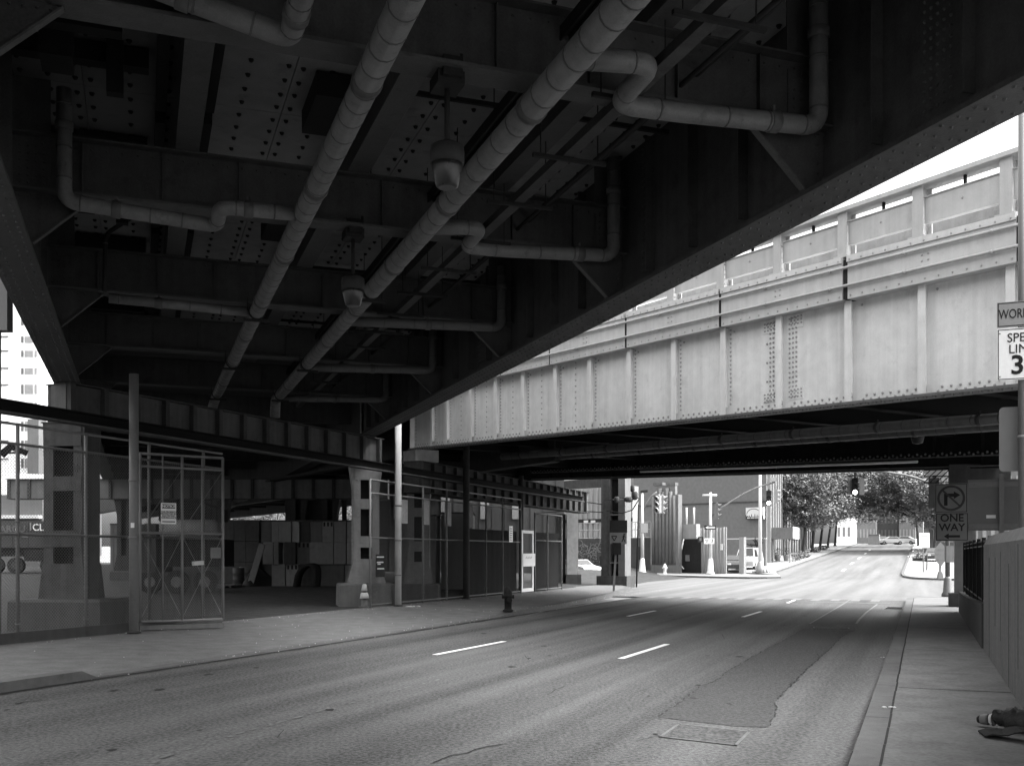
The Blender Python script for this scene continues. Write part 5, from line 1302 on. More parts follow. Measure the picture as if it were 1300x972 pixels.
# corner building with pilasters behind the awning
t = wthing('corner_building', 'grey corner building with pale pilasters and dark windows behind the awning', 'building', 985, 20)
ca0 = R(99, -17.4)
mb = MB(); mb.fbox(R, 137, 180, -40, -17.4, 0, 24); mb.build('wall', M['conc_dark'], t)
for k, s in enumerate(lin(137.6, 179, 13)):
    mb = MB(); mb.fbox(R, s, s+.8, -17.39, -17.1, 0, 21); mb.build('pilaster', M['corr'], t)
    for fl in range(5):
        mb = MB(); mb.fbox(R, s+1.1, s+2.5, -17.38, -17.3, 1.2+fl*3.8, 3.6+fl*3.8); mb.build('window', M['glass'], t)
# awning on posts
awn = thing('awning', 'grey flat awning on thin pale posts over the corner sidewalk', 'awning', G(990, 712, .15))
p0 = G(988, 713.5, .15); s0, d0 = rs(p0.x, p0.y); za = p0.z
kz = p0.y/1303
mb = MB(); mb.fbox(R, s0-.3, s0+5.5, d0-1.4, d0+1.55, za+30*kz, za+44*kz); mb.build('canopy', M['steel_mid'], awn)
mb = MB(); mb.fbox(R, s0-.33, s0+5.5, d0+1.551, d0+1.58, za+30*kz, za+45*kz); mb.build('end_panel', M['white'], awn)
for ds, d in ((0, -.9), (.1, -.6), (2.6, -.9), (0, 1.2), (1.5, 1.35), (3.2, 1.4), (5, 1.4)):
    mb = MB(); mb.tube([R(s0+ds, d0+d, za), R(s0+ds, d0+d, za+30*kz)], .05, 6); mb.build('post', M['corr'], awn)
for k, (px_, w_) in enumerate(((983, .5), (988, .6))):
    b = R(s0+3.5+k, d0-.5+k*.8, 0); b.z = hs(b)+.15
    t = thing('planter', ('left' if k == 0 else 'right')+' pale planter with a dark shrub under the awning', 'planter', b)
    mb = MB(); mb.lathe(b, [(.25, 0), (.36, .6), (.38, .62), (.33, .64)], 10); mb.build('pot', M['conc_pale'], t)
    mb = MB()
    for q in range(160):
        a = random.uniform(0, 6.3); r = random.uniform(0, .45); c = b+Vector((r*math.cos(a), r*math.sin(a), .64+random.uniform(0, .8))); v = [c+Vector((random.uniform(-.1, .1), random.uniform(-.1, .1), random.uniform(-.1, .1))) for _ in range(3)]; mb.poly(v)
    mb.build('foliage', M['leaf2'], t)
# poles on the far side
def nyc_pole(label, px, py, ptop, r, m, top_extra=None):
    b = G(px, py, .15); t = thing('signal_pole', label, 'signal pole', b)
    zt_ = up_at(px, ptop, b.y)
    mb = MB(); mb.lathe(b, [(.34, 0), (.34, .15), (.27, .25), (.2, 1.2), (.15, 1.35)], 8); mb.build('base', m, t)
    mb = MB(); mb.tube([b+Z*1.3, Vector((b.x, b.y, zt_))], r, 10, rad=[r*1.2, r*.8]); mb.build('pole', m, t)
    return b, t
b1, t = nyc_pole('pale signal pole with long arm reaching right over the far corner', 902, 729, 625, .13, M['white'])
mb = MB(); arm = [(902, 656), (915, 645), (930, 635), (945, 626), (960, 619), (976, 614), (984, 612)]
mb.tube([P(a, b, b1.y) for a, b in arm], .07, 7); mb.build('arm', M['steel_mid'], t)
mb = MB(); mb.tube([P(892, 628.5, b1.y), P(910, 628.5, b1.y)], .09, 7); mb.build('crosspiece', M['white'], t)
signal('traffic signal facing the camera at the end of the far corner arm', P(976, 632, b1.y-.2), (-.25, -1, 0), 1.25, 2, M['steel_dark'])
signal('traffic signal facing right at the end of the far corner arm', P(986.5, 629.5, b1.y), (1, -.3, 0), 1.1, None, M['corr'])
signal('traffic signal strapped to the side of the pale far corner pole', P(911, 648.5, b1.y-.1), (1, -.35, 0), 1.25, None, M['steel_mid'])
mb = MB(); mb.box(P(977, 610, b1.y).x, P(985, 610, b1.y).x, b1.y-.2, b1.y+.1, P(980, 611, b1.y).z, P(980, 606, b1.y).z); tag(mb.build('camera_box', M['corr']), 'pale equipment box on top of the far corner arm end', 'box')
c = P(901.5, 669.3, b1.y-.25)
t, ax, n = board('one_way_sign', 'small black ONE WAY arrow sign on the pale far corner pole', 'sign', c, (1, 0, 0), .95, .34, M['ink'])
mb = MB(); mb.bar(c-ax*.2+n*.004, c+ax*.4+n*.004, .16, .004, n); mb.prism([c-ax*.15+Z*.13+n*.003, c-ax*.15-Z*.13+n*.003, c-ax*.4+n*.003], n*.004); mb.build('arrow', M['white'], t)
text('ONE WAY', .13, M['ink'], t, c+n*.008+ax*.1, ax, Z)
c = P(900.5, 686.5, b1.y-.25)
t, ax, n = board('crossing_sign', 'white crossing sign with a triangle and a walker on the far corner pole', 'sign', c, (1, 0, 0), .82, .46, M['sign_white'])
def walker(mb, c, ax, n, k):
    e = n*.004
    mb.prism([c+ax*.05*k+Z*.42*k+e+(ax*math.cos(u)+Z*math.sin(u))*.08*k for u in lin(0, 6.28, 8)[:-1]], n*.003)
    for p, q, w_ in (((.03, .33), (-.02, .0), .13), ((-.02, .02), (.14, -.38), .09), ((-.02, .02), (-.2, -.38), .09), ((.02, .3), (.18, .1), .06), ((.02, .3), (-.16, .12), .06)):
        mb.bar(c+ax*p[0]*k+Z*p[1]*k+e, c+ax*q[0]*k+Z*q[1]*k+e, w_*k, .004, n)
def tri(mb, c, ax, n, k):
    p = [c+ax*-.3*k+Z*.25*k, c+ax*.3*k+Z*.25*k, c-Z*.28*k]
    for a, b in ((0, 1), (1, 2), (2, 0)): mb.bar(p[a]+n*.004, p[b]+n*.004, .1*k, .004, n)
mb = MB(); tri(mb, c-ax*.2, ax, n, .42); walker(mb, c+ax*.26, ax, n, .42); mb.build('pictogram', M['ink'], t)
mb = MB(); p_ = P(889.5, 684.5, b1.y-.2); g = lambda u, q, z: p_+Vector((u, q, z)); mb.fbox(g, -.2, .2, -.15, .15, -.22, .22); mb.cur = 1; mb.fbox(g, -.14, .05, -.156, -.151, -.12, .14); tag(mb.build('walk_signal', [M['black'], M['conc']]), 'small black walk signal beside the triangle crossing sign', 'walk signal')
b2, t = nyc_pole('pale signal pole behind the thin dark post, left of the fluted pier', 815.5, 728, 625, .13, M['white'])
mb = MB(); mb.tube([P(a, b, b2.y) for a, b in [(815, 653), (820, 640), (827, 629), (834, 624)]], .06, 7); mb.build('arm', M['steel_mid'], t)
mb = MB(); mb.bar(P(813, 624, b2.y), P(822, 623, b2.y), .25, .2); mb.build('detector', M['black'], t)
mb = MB(); mb.box(P(813, 670, b2.y).x, P(822, 670, b2.y).x, b2.y-.25, b2.y-.15, P(815, 676, b2.y).z, P(815, 664, b2.y).z); mb.build('back_plate', M['corr'], t)
signal('pale traffic signal on the short arm before the fluted pier, facing left', P(835, 640, b2.y-.2), (-.7, -.7, 0), 1.5, None, M['corr'])
signal('pale traffic signal on the short arm before the fluted pier, facing right', P(842, 640, b2.y), (.9, -.4, 0), 1.5, None, M['corr'])
b3 = G(965, 727, .15); t = thing('street_lamp', 'tall slim white lamp post at the far left corner', 'street lamp', b3)
mb = MB(); mb.lathe(b3, [(.4, 0), (.36, .4), (.22, .9), (.15, 1.0)], 8); mb.build('base', M['corr'], t)
mb = MB(); mb.tube([b3+Z*.95, Vector((b3.x, b3.y, 9.5))], .12, 10, rad=[.16, .11]); mb.build('pole', M['white'], t)
mb = MB(); p_ = Vector((b3.x, b3.y, 9.3)); mb.tube([p_, p_+Vector((.6, -.3, .5)), p_+Vector((1.8, -.8, .7))], .06, 7); mb.build('arm', M['white'], t)
mb = MB(); mb.lathe(p_+Vector((2.0, -.9, .55)), [(.05, 0), (.22, .05), (.2, .18), (.08, .22)], 10); mb.build('luminaire', M['corr'], t)
mb = MB()
for k in range(60):
    a = random.uniform(0, 6.3); r = random.uniform(.2, .8); c = b3+Vector((r*math.cos(a), r*math.sin(a)*.6, 0)); mb.poly([c, c+Vector((.1, 0, .02)), c+Vector((.03, .03, random.uniform(.1, .45)))])
tag(mb.build('weed_tuft', M['leaf2']), 'weeds growing round the foot of the white lamp post', 'weeds', kind='stuff')
hb2 = G(844, 728.5, .15); hydrant(hb2, 'white fire hydrant before the fluted pier', M['white'], 1.15)
# near corner signs under the bridge
pb2 = G(779, 750, .15, yz); t = thing('sign_post', 'stout post carrying dark sign boxes near the twin column', 'post', pb2)
mb = MB(); mb.bar(pb2, Vector((pb2.x+.1, pb2.y, up_at(779, 703, pb2.y))), .12, .1); mb.build('upright', M['steel_mid'], t)
mb = MB(); p_ = P(783, 696, pb2.y-.1); g = lambda u, q, z: p_+Vector((u, q, z)); mb.fbox(g, -.2, .2, -.1, .1, -.3, .28); mb.build('sign_box', M['steel_black'], t)
c = P(785, 683, pb2.y-.05); t, ax, n = board('crossing_sign', 'dark crossing sign with a walker near the twin column', 'sign', c, (1, 0, 0), .82, .56, M['steel_mid'])
mb = MB(); tri(mb, c-ax*.2, ax, n, .42); walker(mb, c+ax*.26, ax, n, .45); mb.build('pictogram', M['ink'], t)
mb = MB(); p_ = P(785, 670, pb2.y+.1); g = lambda u, q, z: p_+Vector((u, q, z)); mb.fbox(g, -.42, .42, -.1, .1, -.22, .38); tag(mb.build('signal_backplate', M['black']), 'black plate above the dark crossing sign at the twin column', 'plate')
pb3 = G(808, 745, .15, yz); t = thing('sign_post', 'thin dark bare post at the corner kerb beyond the twin column', 'post', pb3)
mb = MB(); mb.tube([pb3, Vector((pb3.x+.12, pb3.y, up_at(811, 640, pb3.y)))], .045, 7); mb.build('tube', M['steel_black'], t)
mb = MB(); p_ = P(811, 702, pb3.y-.08); mb.box(p_.x-.09, p_.x+.1, p_.y, p_.y+.06, p_.z-.35, p_.z+.35); mb.build('side_plate', M['black'], t)
# wires and camera gear on the twin column
t = thing('wire_run', 'bundle of cables strung from the fence corner to the twin column', 'cable', P(740, 640, 59))
mb = MB()
for pts in ([(680, 625), (720, 633), (745, 637), (765, 640)], [(770, 648), (790, 651), (803, 647), (812, 632)], [(690, 650), (730, 648), (766, 650)], [(766, 635), (790, 632), (812, 632)]):
    P3 = [P(a, b, 59.2) for a, b in pts]; 
    for p, q in zip(P3[:-1], P3[1:]): mb.wire(p, q, .035)
mb.build('strand', M['steel_black'], t)
t = thing('camera_cluster', 'dark cameras and boxes clamped to the twin column', 'camera', P(788, 634, 58.8))
for px_, py_, w_, h_ in ((783, 634, .3, .35), (798, 634, .5, .3), (806, 629, .35, .5), (803, 620, .25, .4)):
    p_ = P(px_, py_, 58.9); mb = MB(); mb.lathe(p_-Z*h_/2, [(w_*.25, 0), (w_*.5, h_*.2), (w_*.5, h_*.8), (w_*.3, h_)], 8); mb.build('camera_body', M['steel_dark'], t)
mb = MB(); mb.bar(P(778, 634, 59), P(812, 632, 59), .06); mb.build('bracket_arm', M['steel_mid'], t)

# ================================================================== CARS, PEOPLE, FAR STREET
def car(label, p, rz, m, van=False, k=1.0, name='parked_car', cat='car', group=None):
    t = thing(name, label, cat, p, rz, group); cs, sn = math.cos(rz), math.sin(rz)
    g = lambda x, y, z: Vector((p.x+(x*cs-y*sn)*k, p.y+(x*sn+y*cs)*k, p.z+z*k))
    prof = ([(-2.25, .35), (-2.3, .75), (-2.2, 1.0), (-1.55, 1.08), (-.95, 1.48), (.5, 1.5), (1.15, 1.05), (2.1, .9), (2.3, .7), (2.25, .35)] if not van else
            [(-2.4, .35), (-2.45, .9), (-2.4, 1.9), (-2.2, 2.05), (1.1, 2.05), (1.7, 1.2), (2.4, 1.0), (2.5, .75), (2.45, .35)])
    hw = lambda z: .88 if z < .95 else .88-.22*(z-.95)/(.55 if not van else 1.1)
    n = len(prof); mb = MB(); vs = [g(x, -hw(z), z) for x, z in prof]+[g(x, hw(z), z) for x, z in prof]
    mb.add(vs, [tuple(range(n)), tuple(range(n, 2*n))[::-1]]+[(i, n+i, n+(i+1) % n, (i+1) % n) for i in range(n)]); mb.build('body', m, t)
    sidew = [(-1.45, 1.1), (-.9, 1.42), (.42, 1.44), (.95, 1.09)] if not van else [(.1, 1.2), (.1, 1.85), (1.05, 1.85), (1.45, 1.25)]
    for s in (-1, 1):
        mb = MB(); mb.prism([g(x, s*(hw(z)+.004), z) for x, z in sidew], g(0, s*.01, 0)-g(0, 0, 0)); mb.build('side_window', M['glass'], t)
    fr_ = ((.56, 1.46), (1.1, 1.1)) if not van else ((1.13, 1.98), (1.66, 1.27)); rr_ = ((-1.0, 1.45), (-1.5, 1.12)) if not van else ((-2.41, 1.85), (-2.44, 1.2))
    for nm, (q0, q1), sg in (('windscreen', fr_, 1), ('rear_window', rr_, -1)):
        o = .012*sg; mb = MB(); mb.poly([g(q0[0]+o, -hw(q0[1])+.08, q0[1]+.012), g(q1[0]+o, -hw(q1[1])+.08, q1[1]+.012), g(q1[0]+o, hw(q1[1])-.08, q1[1]+.012), g(q0[0]+o, hw(q0[1])-.08, q0[1]+.012)]); mb.build(nm, M['glass'], t)
    for x in (-1.45, 1.45):
        for s in (-1, 1):
            mb = MB(); mb.tube([g(x, s*.7, .33), g(x, s*.9, .33)], .33*k, 14); wo = mb.build('wheel', M['tyre'], t)
            mb = MB(); mb.tube([g(x, s*.901, .33), g(x, s*.915, .33)], .19*k, 10); mb.build('rim', M['galv'], wo)
    for s in (-1, 1):
        mb = MB(); mb.fbox(lambda a, b, z: g(a, b, z), 2.2, 2.315, s*.5-.16, s*.5+.16, .68, .82); mb.build('headlight', M['sign_white'], t)
    return t
def ang(v): return math.atan2(v.y, v.x)
p = W(up(934, 9), 9); p.z = hs(p)+.05
car('dark car parked behind the pale corrugated fence, seen from its front', p, ang(-CM)+.5, M['car_dark'])
p = W(up(951, 14), 14); p.z = hs(p)+.05
car('white van parked behind the dark car at the brick building', p, ang(-CM)+.3, M['car_white'], True)
t = wthing('utility_post', 'thick pale post standing between the dark car and the white van', 'post', 942, 6)
p = W(up(942.5, 6), 6); p.z = hs(p); mb = MB(); mb.fbox(lambda a, b, z: p+CU*a+CM*b+Z*z, -.2, .25, -.2, .2, 0, 3.2); mb.build('shaft', M['corr'], t)
p = P(733, 726, 84); p.z = hs(p); car('white car half hidden behind the peeling pier', p, ang(Vector((.5, -.85, 0))), M['car_white'], False, 1.0)
# low graffiti wall right of the car lot
t = wthing('lot_wall', 'grey painted wall with dark scrawls at the foot of the brick building', 'wall', 960, 20)
mb = MB(); wbox(mb, 923, 972, 684, 720, 20, 20.3, 0); mb.build('wall_body', M['brick'], t)
mb = MB()
for k in range(9):
    px_ = random.uniform(955, 966); py_ = random.uniform(689, 702); c = W(up(px_, 20), 19.97, wz_(px_, py_, 20)); a = random.uniform(0, 6.3)
    mb.wire(c, c+CU*.8*math.cos(a)+Z*.9*math.sin(a), .05); mb.wire(c, c+CU*.6*math.cos(a+1.3)+Z*.6*math.sin(a+1.3), .05)
mb.build('scrawl', M['steel_dark'], t)
# far street: road users under the trees
def far(px, py, off=.02): return G(px, py, off)
rz_up = ang(RS)
q = R(205, -9.0); 
def onhill(s, d): p = R(s, d); p.z = hill(s)+.02; return p
t = thing('skip', 'pale square skip at the crest of the far street', 'skip', onhill(204, -6))
def px_d(px, s): k = (px-650)/1303; return (k*s*math.cos(TH)-s*math.sin(TH))/(math.cos(TH)+k*math.sin(TH))
d_ = px_d(1102, 204); d2 = px_d(1116.5, 204); zb_ = hill(204)+.15; mb = MB(); mb.fbox(R, 204, 207, d_, d2, zb_, zb_+1.85); mb.build('body', M['corr'], t)
mb = MB(); mb.fbox(R, 203.96, 203.999, d_+.1, d2-.1, zb_+1.6, zb_+1.75); mb.build('rim', M['conc'], t)
car('grey car right of the pale skip at the crest of the far street', onhill(206, px_d(1131, 206)), ang(-RD)+.3, M['car_grey'])
car('pale car at the right end of the far crest, under the leaning tree', onhill(208, px_d(1148, 208)), rz_up+1.3, M['car_white'])
car('dark car between the skip and the grey car at the far crest', onhill(211, px_d(1120, 211)), rz_up+math.pi, M['car_dark'])
car('dark car parked on the right beyond the orange-grey diamond sign', onhill(118, px_d(1186, 118)), rz_up+math.pi, M['car_dark'])
def house(label, px0, px1, s, pt, m, wins, dep=20, cat='building'):
    d0, d1 = px_d(px0, s), px_d(px1, s); c = R(s, (d0+d1)/2); zt_ = H+(703-pt)/1303*c.y; z0 = hill(s)-.5
    t = thing('far_building', label, cat, (c.x, c.y, z0), -TH)
    mb = MB(); mb.fbox(R, s, s+dep, d0, d1, z0, zt_); mb.fbox(R, s-.2, s+dep, d0-.1, d1+.1, zt_, zt_+.4); mb.build('wall', m, t)
    nx, nz = wins; w_ = (d1-d0)/nx
    for i in range(nx):
        for j in range(nz):
            h = 3.4; z = z0+2+j*h
            if z+2 > zt_: continue
            mb = MB(); mb.fbox(R, s-.06, s-.01, d0+w_*(i+.25), d0+w_*(i+.72), z, z+1.9); mb.build('window', M['glass_grey'], t)
house('white lit building end at the far left of the street crest', 1062, 1081, 222, 660, M['stucco'], (3, 3))
house('dull grey far building behind the pale skip', 1082, 1112, 240, 640, M['brick'], (7, 6))
house('pale far building behind the grey car', 1113, 1140, 250, 620, M['conc'], (6, 8))
house('darker far building at the right end of the street view', 1141, 1162, 245, 630, M['brick2'], (5, 7))
house('pale building on the right beyond the planters, behind the right tree', 1172, 1320, 150, 560, M['conc'], (14, 7))
# ---- trees
def tree(label, base, h, crowns, nl, m, lean=(0, 0), tr=.22, ls=.3):
    t = thing('street_tree', label, 'tree', base, 0, 'trees along the far street')
    b = Vector(base); mb = MB(); top = b+Vector((lean[0], lean[1], h*.62))
    k1 = b.lerp(top, .5)+Vector((random.uniform(-.15, .15), random.uniform(-.15, .15), 0))
    mb.tube([b, b+Z*.3, k1, top, top+Vector((.3, .1, h*.2))], tr, 8, rad=[tr*1.35, tr, tr*.75, tr*.45, tr*.2])
    for (cx, cy, cz, rx, rz_) in crowns:
        c = b+Vector((cx, cy, cz)); st = b.lerp(top, random.uniform(.55, .95)); mb.tube([st, st.lerp(c, .5)+Z*.3, c], tr*.3, 6, rad=[tr*.4, tr*.25, tr*.08])
        for q in range(4):
            e = c+Vector((random.uniform(-1, 1)*rx, random.uniform(-1, 1)*rx, random.uniform(-.6, .8)*rz_))*.8; mb.tube([st.lerp(c, .6), e], tr*.12, 4, rad=[tr*.16, tr*.03])
    mb.build('trunk', M['bark'], t)
    mb = MB()
    tot = sum(c[3]**2*c[4] for c in crowns)
    for (cx, cy, cz, rx, rz_) in crowns:
        n = int(nl*rx*rx*rz_/tot); c0 = b+Vector((cx, cy, cz))
        # leaf clusters on small sub-clumps near the shell
        subs = []
        for q in range(max(10, n//26)):
            v = Vector((random.gauss(0, 1), random.gauss(0, 1), random.gauss(0, 1))).normalized()*random.uniform(.45, 1.08)
            subs.append(c0+Vector((v.x*rx, v.y*rx, v.z*rz_)))
        for sbp in subs:
            sr = random.uniform(.35, .8)
            for q in range(26):
                v = Vector((random.gauss(0, .55), random.gauss(0, .55), random.gauss(0, .35)))*sr; c = sbp+v
                a = Vector((random.uniform(-1, 1), random.uniform(-1, 1), random.uniform(-.6, .6))).normalized(); bb = a.cross(Vector((random.uniform(-.5, .5), random.uniform(-.5, .5), 1))).normalized()
                l = ls*random.uniform(.6, 1.2); mb.add([c-a*l*.5, c+bb*l*.28, c+a*l*.5, c-bb*l*.28], [(0, 1, 2, 3)])
    mb.build('crown', m, t); return t
random.seed(11)
def oh(px, py): return G(px, py, .12)
spec = [
 ((1020, 704), 'nearest left street tree, its crown hanging over the awning', 10.5, [(-1.8, 0, 7.2, 3.4, 2.6), (1.4, -.8, 5.6, 3.0, 2.4), (.5, .5, 9.4, 3.4, 2.4), (-4, 1, 9, 2.4, 2.2), (-1.2, -1, 5, 2.0, 1.4)], 15000, 'leaf', (.4, 0)),
 ((1031, 700.5), 'second street tree from the near end on the left side', 11.5, [(0, 0, 6.6, 3.3, 2.8), (2.8, -1, 6.6, 3.2, 2.5), (.5, 0, 10, 3.8, 2.8)], 13000, 'leaf', (.6, 0)),
 ((1041, 697.5), 'third street tree from the near end on the left side', 12.5, [(0, 0, 7, 3.8, 3), (3.8, -1, 7.6, 3.8, 2.6), (1, 0, 11, 4.2, 3)], 12000, 'leaf2', (.6, 0)),
 ((1051, 695), 'fourth street tree from the near end on the left side', 13.5, [(0, 0, 7.2, 4, 3.2), (5, -1, 8.2, 4.4, 2.8), (2, 0, 12, 4.6, 3.2)], 10000, 'leaf', (.8, 0)),
 ((1060, 693), 'farthest left street tree beside the white lit building', 14, [(0, 0, 8, 4.2, 3.2), (6, -1, 9.4, 5, 3), (2, 0, 13, 5, 3.4)], 9000, 'leaf2', (.8, 0)),
 ((1178, 697), 'leaning right street tree reaching over the road', 12, [(-2.8, 0, 7.4, 3.6, 2.4), (-6.4, 0, 7.6, 3.6, 2.2), (.5, 0, 8, 3.6, 3), (-3.5, 0, 10.6, 4.4, 2.8), (3.4, 0, 8.6, 3.8, 3.2), (-8.5, 0, 10, 3.6, 2.6), (-7.2, 0, 6.5, 3.2, 1.5), (-10.5, 0, 7.4, 3.0, 1.8)], 25000, 'leaf', (-1.5, 0)),
 ((1186, 702), 'smaller right street tree behind the diamond road works sign', 8.5, [(0, 0, 5, 2.8, 2.2), (1.6, 0, 7.4, 2.8, 2.2), (-1.4, 0, 8, 2.6, 2)], 9000, 'leaf', (.2, 0)),
 ((1166, 692.5), 'far right street tree above the crest cars', 13, [(0, 0, 6.2, 4.4, 2.6), (-5, 0, 6.4, 4.6, 2.6), (-10, 0, 6.8, 4.8, 2.8), (3, 0, 8.4, 4.4, 3.2), (-6, 0, 10.6, 5, 3), (-14, 0, 8.6, 4.4, 3), (-13, 0, 12, 4.6, 3)], 26000, 'leaf2', (-.8, 0)),
]
for (px_, py_), lab, h, cr_, nl, mm, ln in spec: tree(lab, oh(px_, py_), h, cr_, nl, M[mm], ln, ls=.4)
# low planting along the left kerb of the far street
def bush(label, base, rx, rz_, n, m, name='shrub', ls=.22):
    mb = MB(); b = Vector(base)
    for q in range(n):
        v = Vector((random.gauss(0, 1), random.gauss(0, 1), random.gauss(0, 1))).normalized()*random.uniform(.3, 1)**.5; c = b+Vector((v.x*rx, v.y*rx, max(.02, rz_*(1+v.z)*.8)))
        a = Vector((random.uniform(-1, 1), random.uniform(-1, 1), random.uniform(-.6, .6))).normalized(); bb = a.cross(Z+Vector((random.uniform(-.5, .5), 0, 0))).normalized(); l = ls*random.uniform(.6, 1.3); mb.poly([c-a*l*.5, c+bb*l*.3, c+a*l*.5, c-bb*l*.3])
    mb.tube([b, b+Z*rz_], .04, 5)
    return tag(mb.build(name, m), label, name)
for i, (px_, py_) in enumerate(((1012, 711), (1017, 709), (1022, 708), (1036, 701), (1046, 698))):
    bush('%s kerbside shrub along the far left sidewalk, counted from the awning' % ('first', 'second', 'third', 'fourth', 'fifth')[i], oh(px_, py_), .7, .5, 320, M['leaf'] if i < 3 else M['leaf2'])
# corner of the far right sidewalk
p = G(1172, 726, .15); t = thing('street_sign', 'pale square sign on a post at the far right corner', 'sign', p)
mb = MB(); mb.tube([p, Vector((p.x, p.y, up_at(1172, 662, p.y)))], .05, 7); mb.build('post', M['galv'], t)
mb = MB(); a_, b_ = P(1167, 695, p.y-.08), P(1180, 676, p.y-.08); mb.box(a_.x, b_.x, p.y-.1, p.y-.07, a_.z, b_.z); mb.build('panel', M['sign_white'], t)
mb = MB()
for k in range(4):
    z_ = a_.z+(b_.z-a_.z)*(.2+.19*k); mb.box(a_.x+.14, b_.x-.14, p.y-.104, p.y-.1005, z_, z_+.05)
mb.build('letter_row', M['conc'], t)
p = G(1176.5, 723.5, .15); t = thing('marker_post', 'thin dark marker post beside the pale square sign', 'post', p); mb = MB(); mb.tube([p, Vector((p.x+.05, p.y, up_at(1177, 702, p.y)))], .05, 7); mb.build('shaft', M['steel_dark'], t); mb = MB(); mb.bar(Vector((p.x-.25, p.y, up_at(1177, 703, p.y))), Vector((p.x+.25, p.y, up_at(1177, 703, p.y))), .08); mb.build('crossbar', M['corr'], t)
p = G(1193.5, 734.5, .15); t = thing('road_works_sign', 'grey diamond road works sign on a weighted stand at the far right corner', 'sign', p)
kk = p.y/1303
mb = MB(); mb.hexa([p+Vector(v)*kk for v in ((-3.5, -3, 0), (3.5, -3, 0), (3.5, 3, 0), (-3.5, 3, 0), (-2, -2, 9), (2, -2, 9), (2, 2, 9), (-2, 2, 9))]); mb.build('foot', M['sign_back'], t)
mb = MB(); mb.bar(p+Z*8*kk, p+Z*20*kk, .12); mb.build('stem', M['galv'], t)
c = p+Z*31*kk-Vector((0, .1, 0)); mb = MB(); mb.prism([c+Vector((0, 0, -16))*kk, c+Vector((7.5, 0, -5))*kk, c+Vector((7.5, 0, 7))*kk, c+Vector((0, 0, 16))*kk, c+Vector((-7.5, 0, 7))*kk, c+Vector((-7.5, 0, -5))*kk], (0, .03, 0)); mb.build('panel', M['sign_back'], t)
mb = MB()
for z_, w_ in ((6, 4), (0, 5), (-6, 4)): mb.box(c.x-w_*kk, c.x+w_*kk, c.y-.01, c.y-.002, c.z+(z_-1.2)*kk, c.z+(z_+1.2)*kk)
mb.build('letter_row', M['steel_mid'], t)
p = G(1166, 712, .1); t = thing('flower_tub', 'tub of flowers and dark foliage on the far right kerb', 'planter', p)
mb = MB(); mb.box(p.x-.5, p.x+.5, p.y-.4, p.y+.4, p.z-.1, p.z+.35); mb.build('tub', M['steel_dark'], t)
mb = MB()
for q in range(420):
    mb.cur = 1 if random.random() < .25 else 0
    c = p+Vector((random.gauss(0, .38), random.gauss(0, .3), .35+abs(random.gauss(0, .4)))); v = [c+Vector((random.uniform(-.12, .12), random.uniform(-.12, .12), random.uniform(-.12, .12))) for _ in range(3)]; mb.poly(v)
mb.build('foliage', [M['leaf2'], M['sign_white']], t)
# ---- person standing at the graffiti wall, half hidden by the twin column
def person(label, base, face):
    b = Vector(base); me = bpy.data.meshes.new('person'); f = Vector(face).normalized(); r = Vector((f.y, -f.x, 0))
    J = [((0, 0, .95), .15), ((0, 0, 1.15), .14), ((0, 0, 1.36), .16), ((0, .0, 1.48), .07), ((0, .02, 1.56), .075), ((0, .02, 1.66), .095), ((0, .01, 1.74), .07),
         ((.1, 0, .88), .1), ((.11, .03, .48), .07), ((.11, 0, .08), .05), ((.12, .14, .04), .04), ((-.1, 0, .88), .1), ((-.12, .0, .48), .07), ((-.12, -.04, .08), .05), ((-.12, .1, .04), .04),
         ((.19, 0, 1.4), .065), ((.24, .02, 1.14), .05), ((.22, .12, .92), .038), ((.22, .16, .84), .035), ((-.19, 0, 1.4), .065), ((-.25, .0, 1.14), .05), ((-.24, .08, .9), .038), ((-.24, .1, .82), .035)]
    E_ = [(0, 1), (1, 2), (2, 3), (3, 4), (4, 5), (5, 6), (0, 7), (7, 8), (8, 9), (9, 10), (0, 11), (11, 12), (12, 13), (13, 14), (2, 15), (15, 16), (16, 17), (17, 18), (2, 19), (19, 20), (20, 21), (21, 22)]
    me.from_pydata([tuple(r*x+f*y+Z*z) for (x, y, z), _ in J], E_, [])
    o = bpy.data.objects.new('person', me); COL.objects.link(o); sk = o.modifiers.new('skin', 'SKIN'); o.modifiers.new('sub', 'SUBSURF').levels = 2; o.modifiers['sub'].render_levels = 2
    for i, (_, rad) in enumerate(J): me.skin_vertices[0].data[i].radius = (rad, rad)
    me.skin_vertices[0].data[0].use_root = True
    dg = bpy.context.evaluated_depsgraph_get(); m2 = bpy.data.meshes.new_from_object(o.evaluated_get(dg)); bpy.data.objects.remove(o)
    p_ = bpy.data.objects.new('person', m2); COL.objects.link(p_); p_.location = b; m2.materials.clear(); m2.materials.append(M['cloth']); m2.materials.append(M['skin'])
    for pl in m2.polygons: pl.use_smooth = True; pl.material_index = 1 if (pl.center.z > 1.53 or (pl.center.z < .88 and abs(pl.center.dot(r)) > .19)) else 0
    tag(p_, label, 'person')
    mb = MB(); c = b+Z*1.70-f*.03; mb.lathe(c, [(.098, -.04), (.105, .02), (.08, .08), (.03, .1)], 12); mb.build('hair', M['black'], p_)
    mb = MB(); 
    for e in (-1, 1): mb.rivet(b+Z*1.665+f*.108+r*.035*e, f, .012)
    mb.rivet(b+Z*1.635+f*.115, f, .018); mb.build('face_features', M['black'], p_)
    return p_
p = W(up(764.5, 3.2), 3.2); p.z = hs(p)+.15
person('person in dark clothes standing by the graffiti wall, half hidden by the twin column', p, (-.4, -.9, 0))

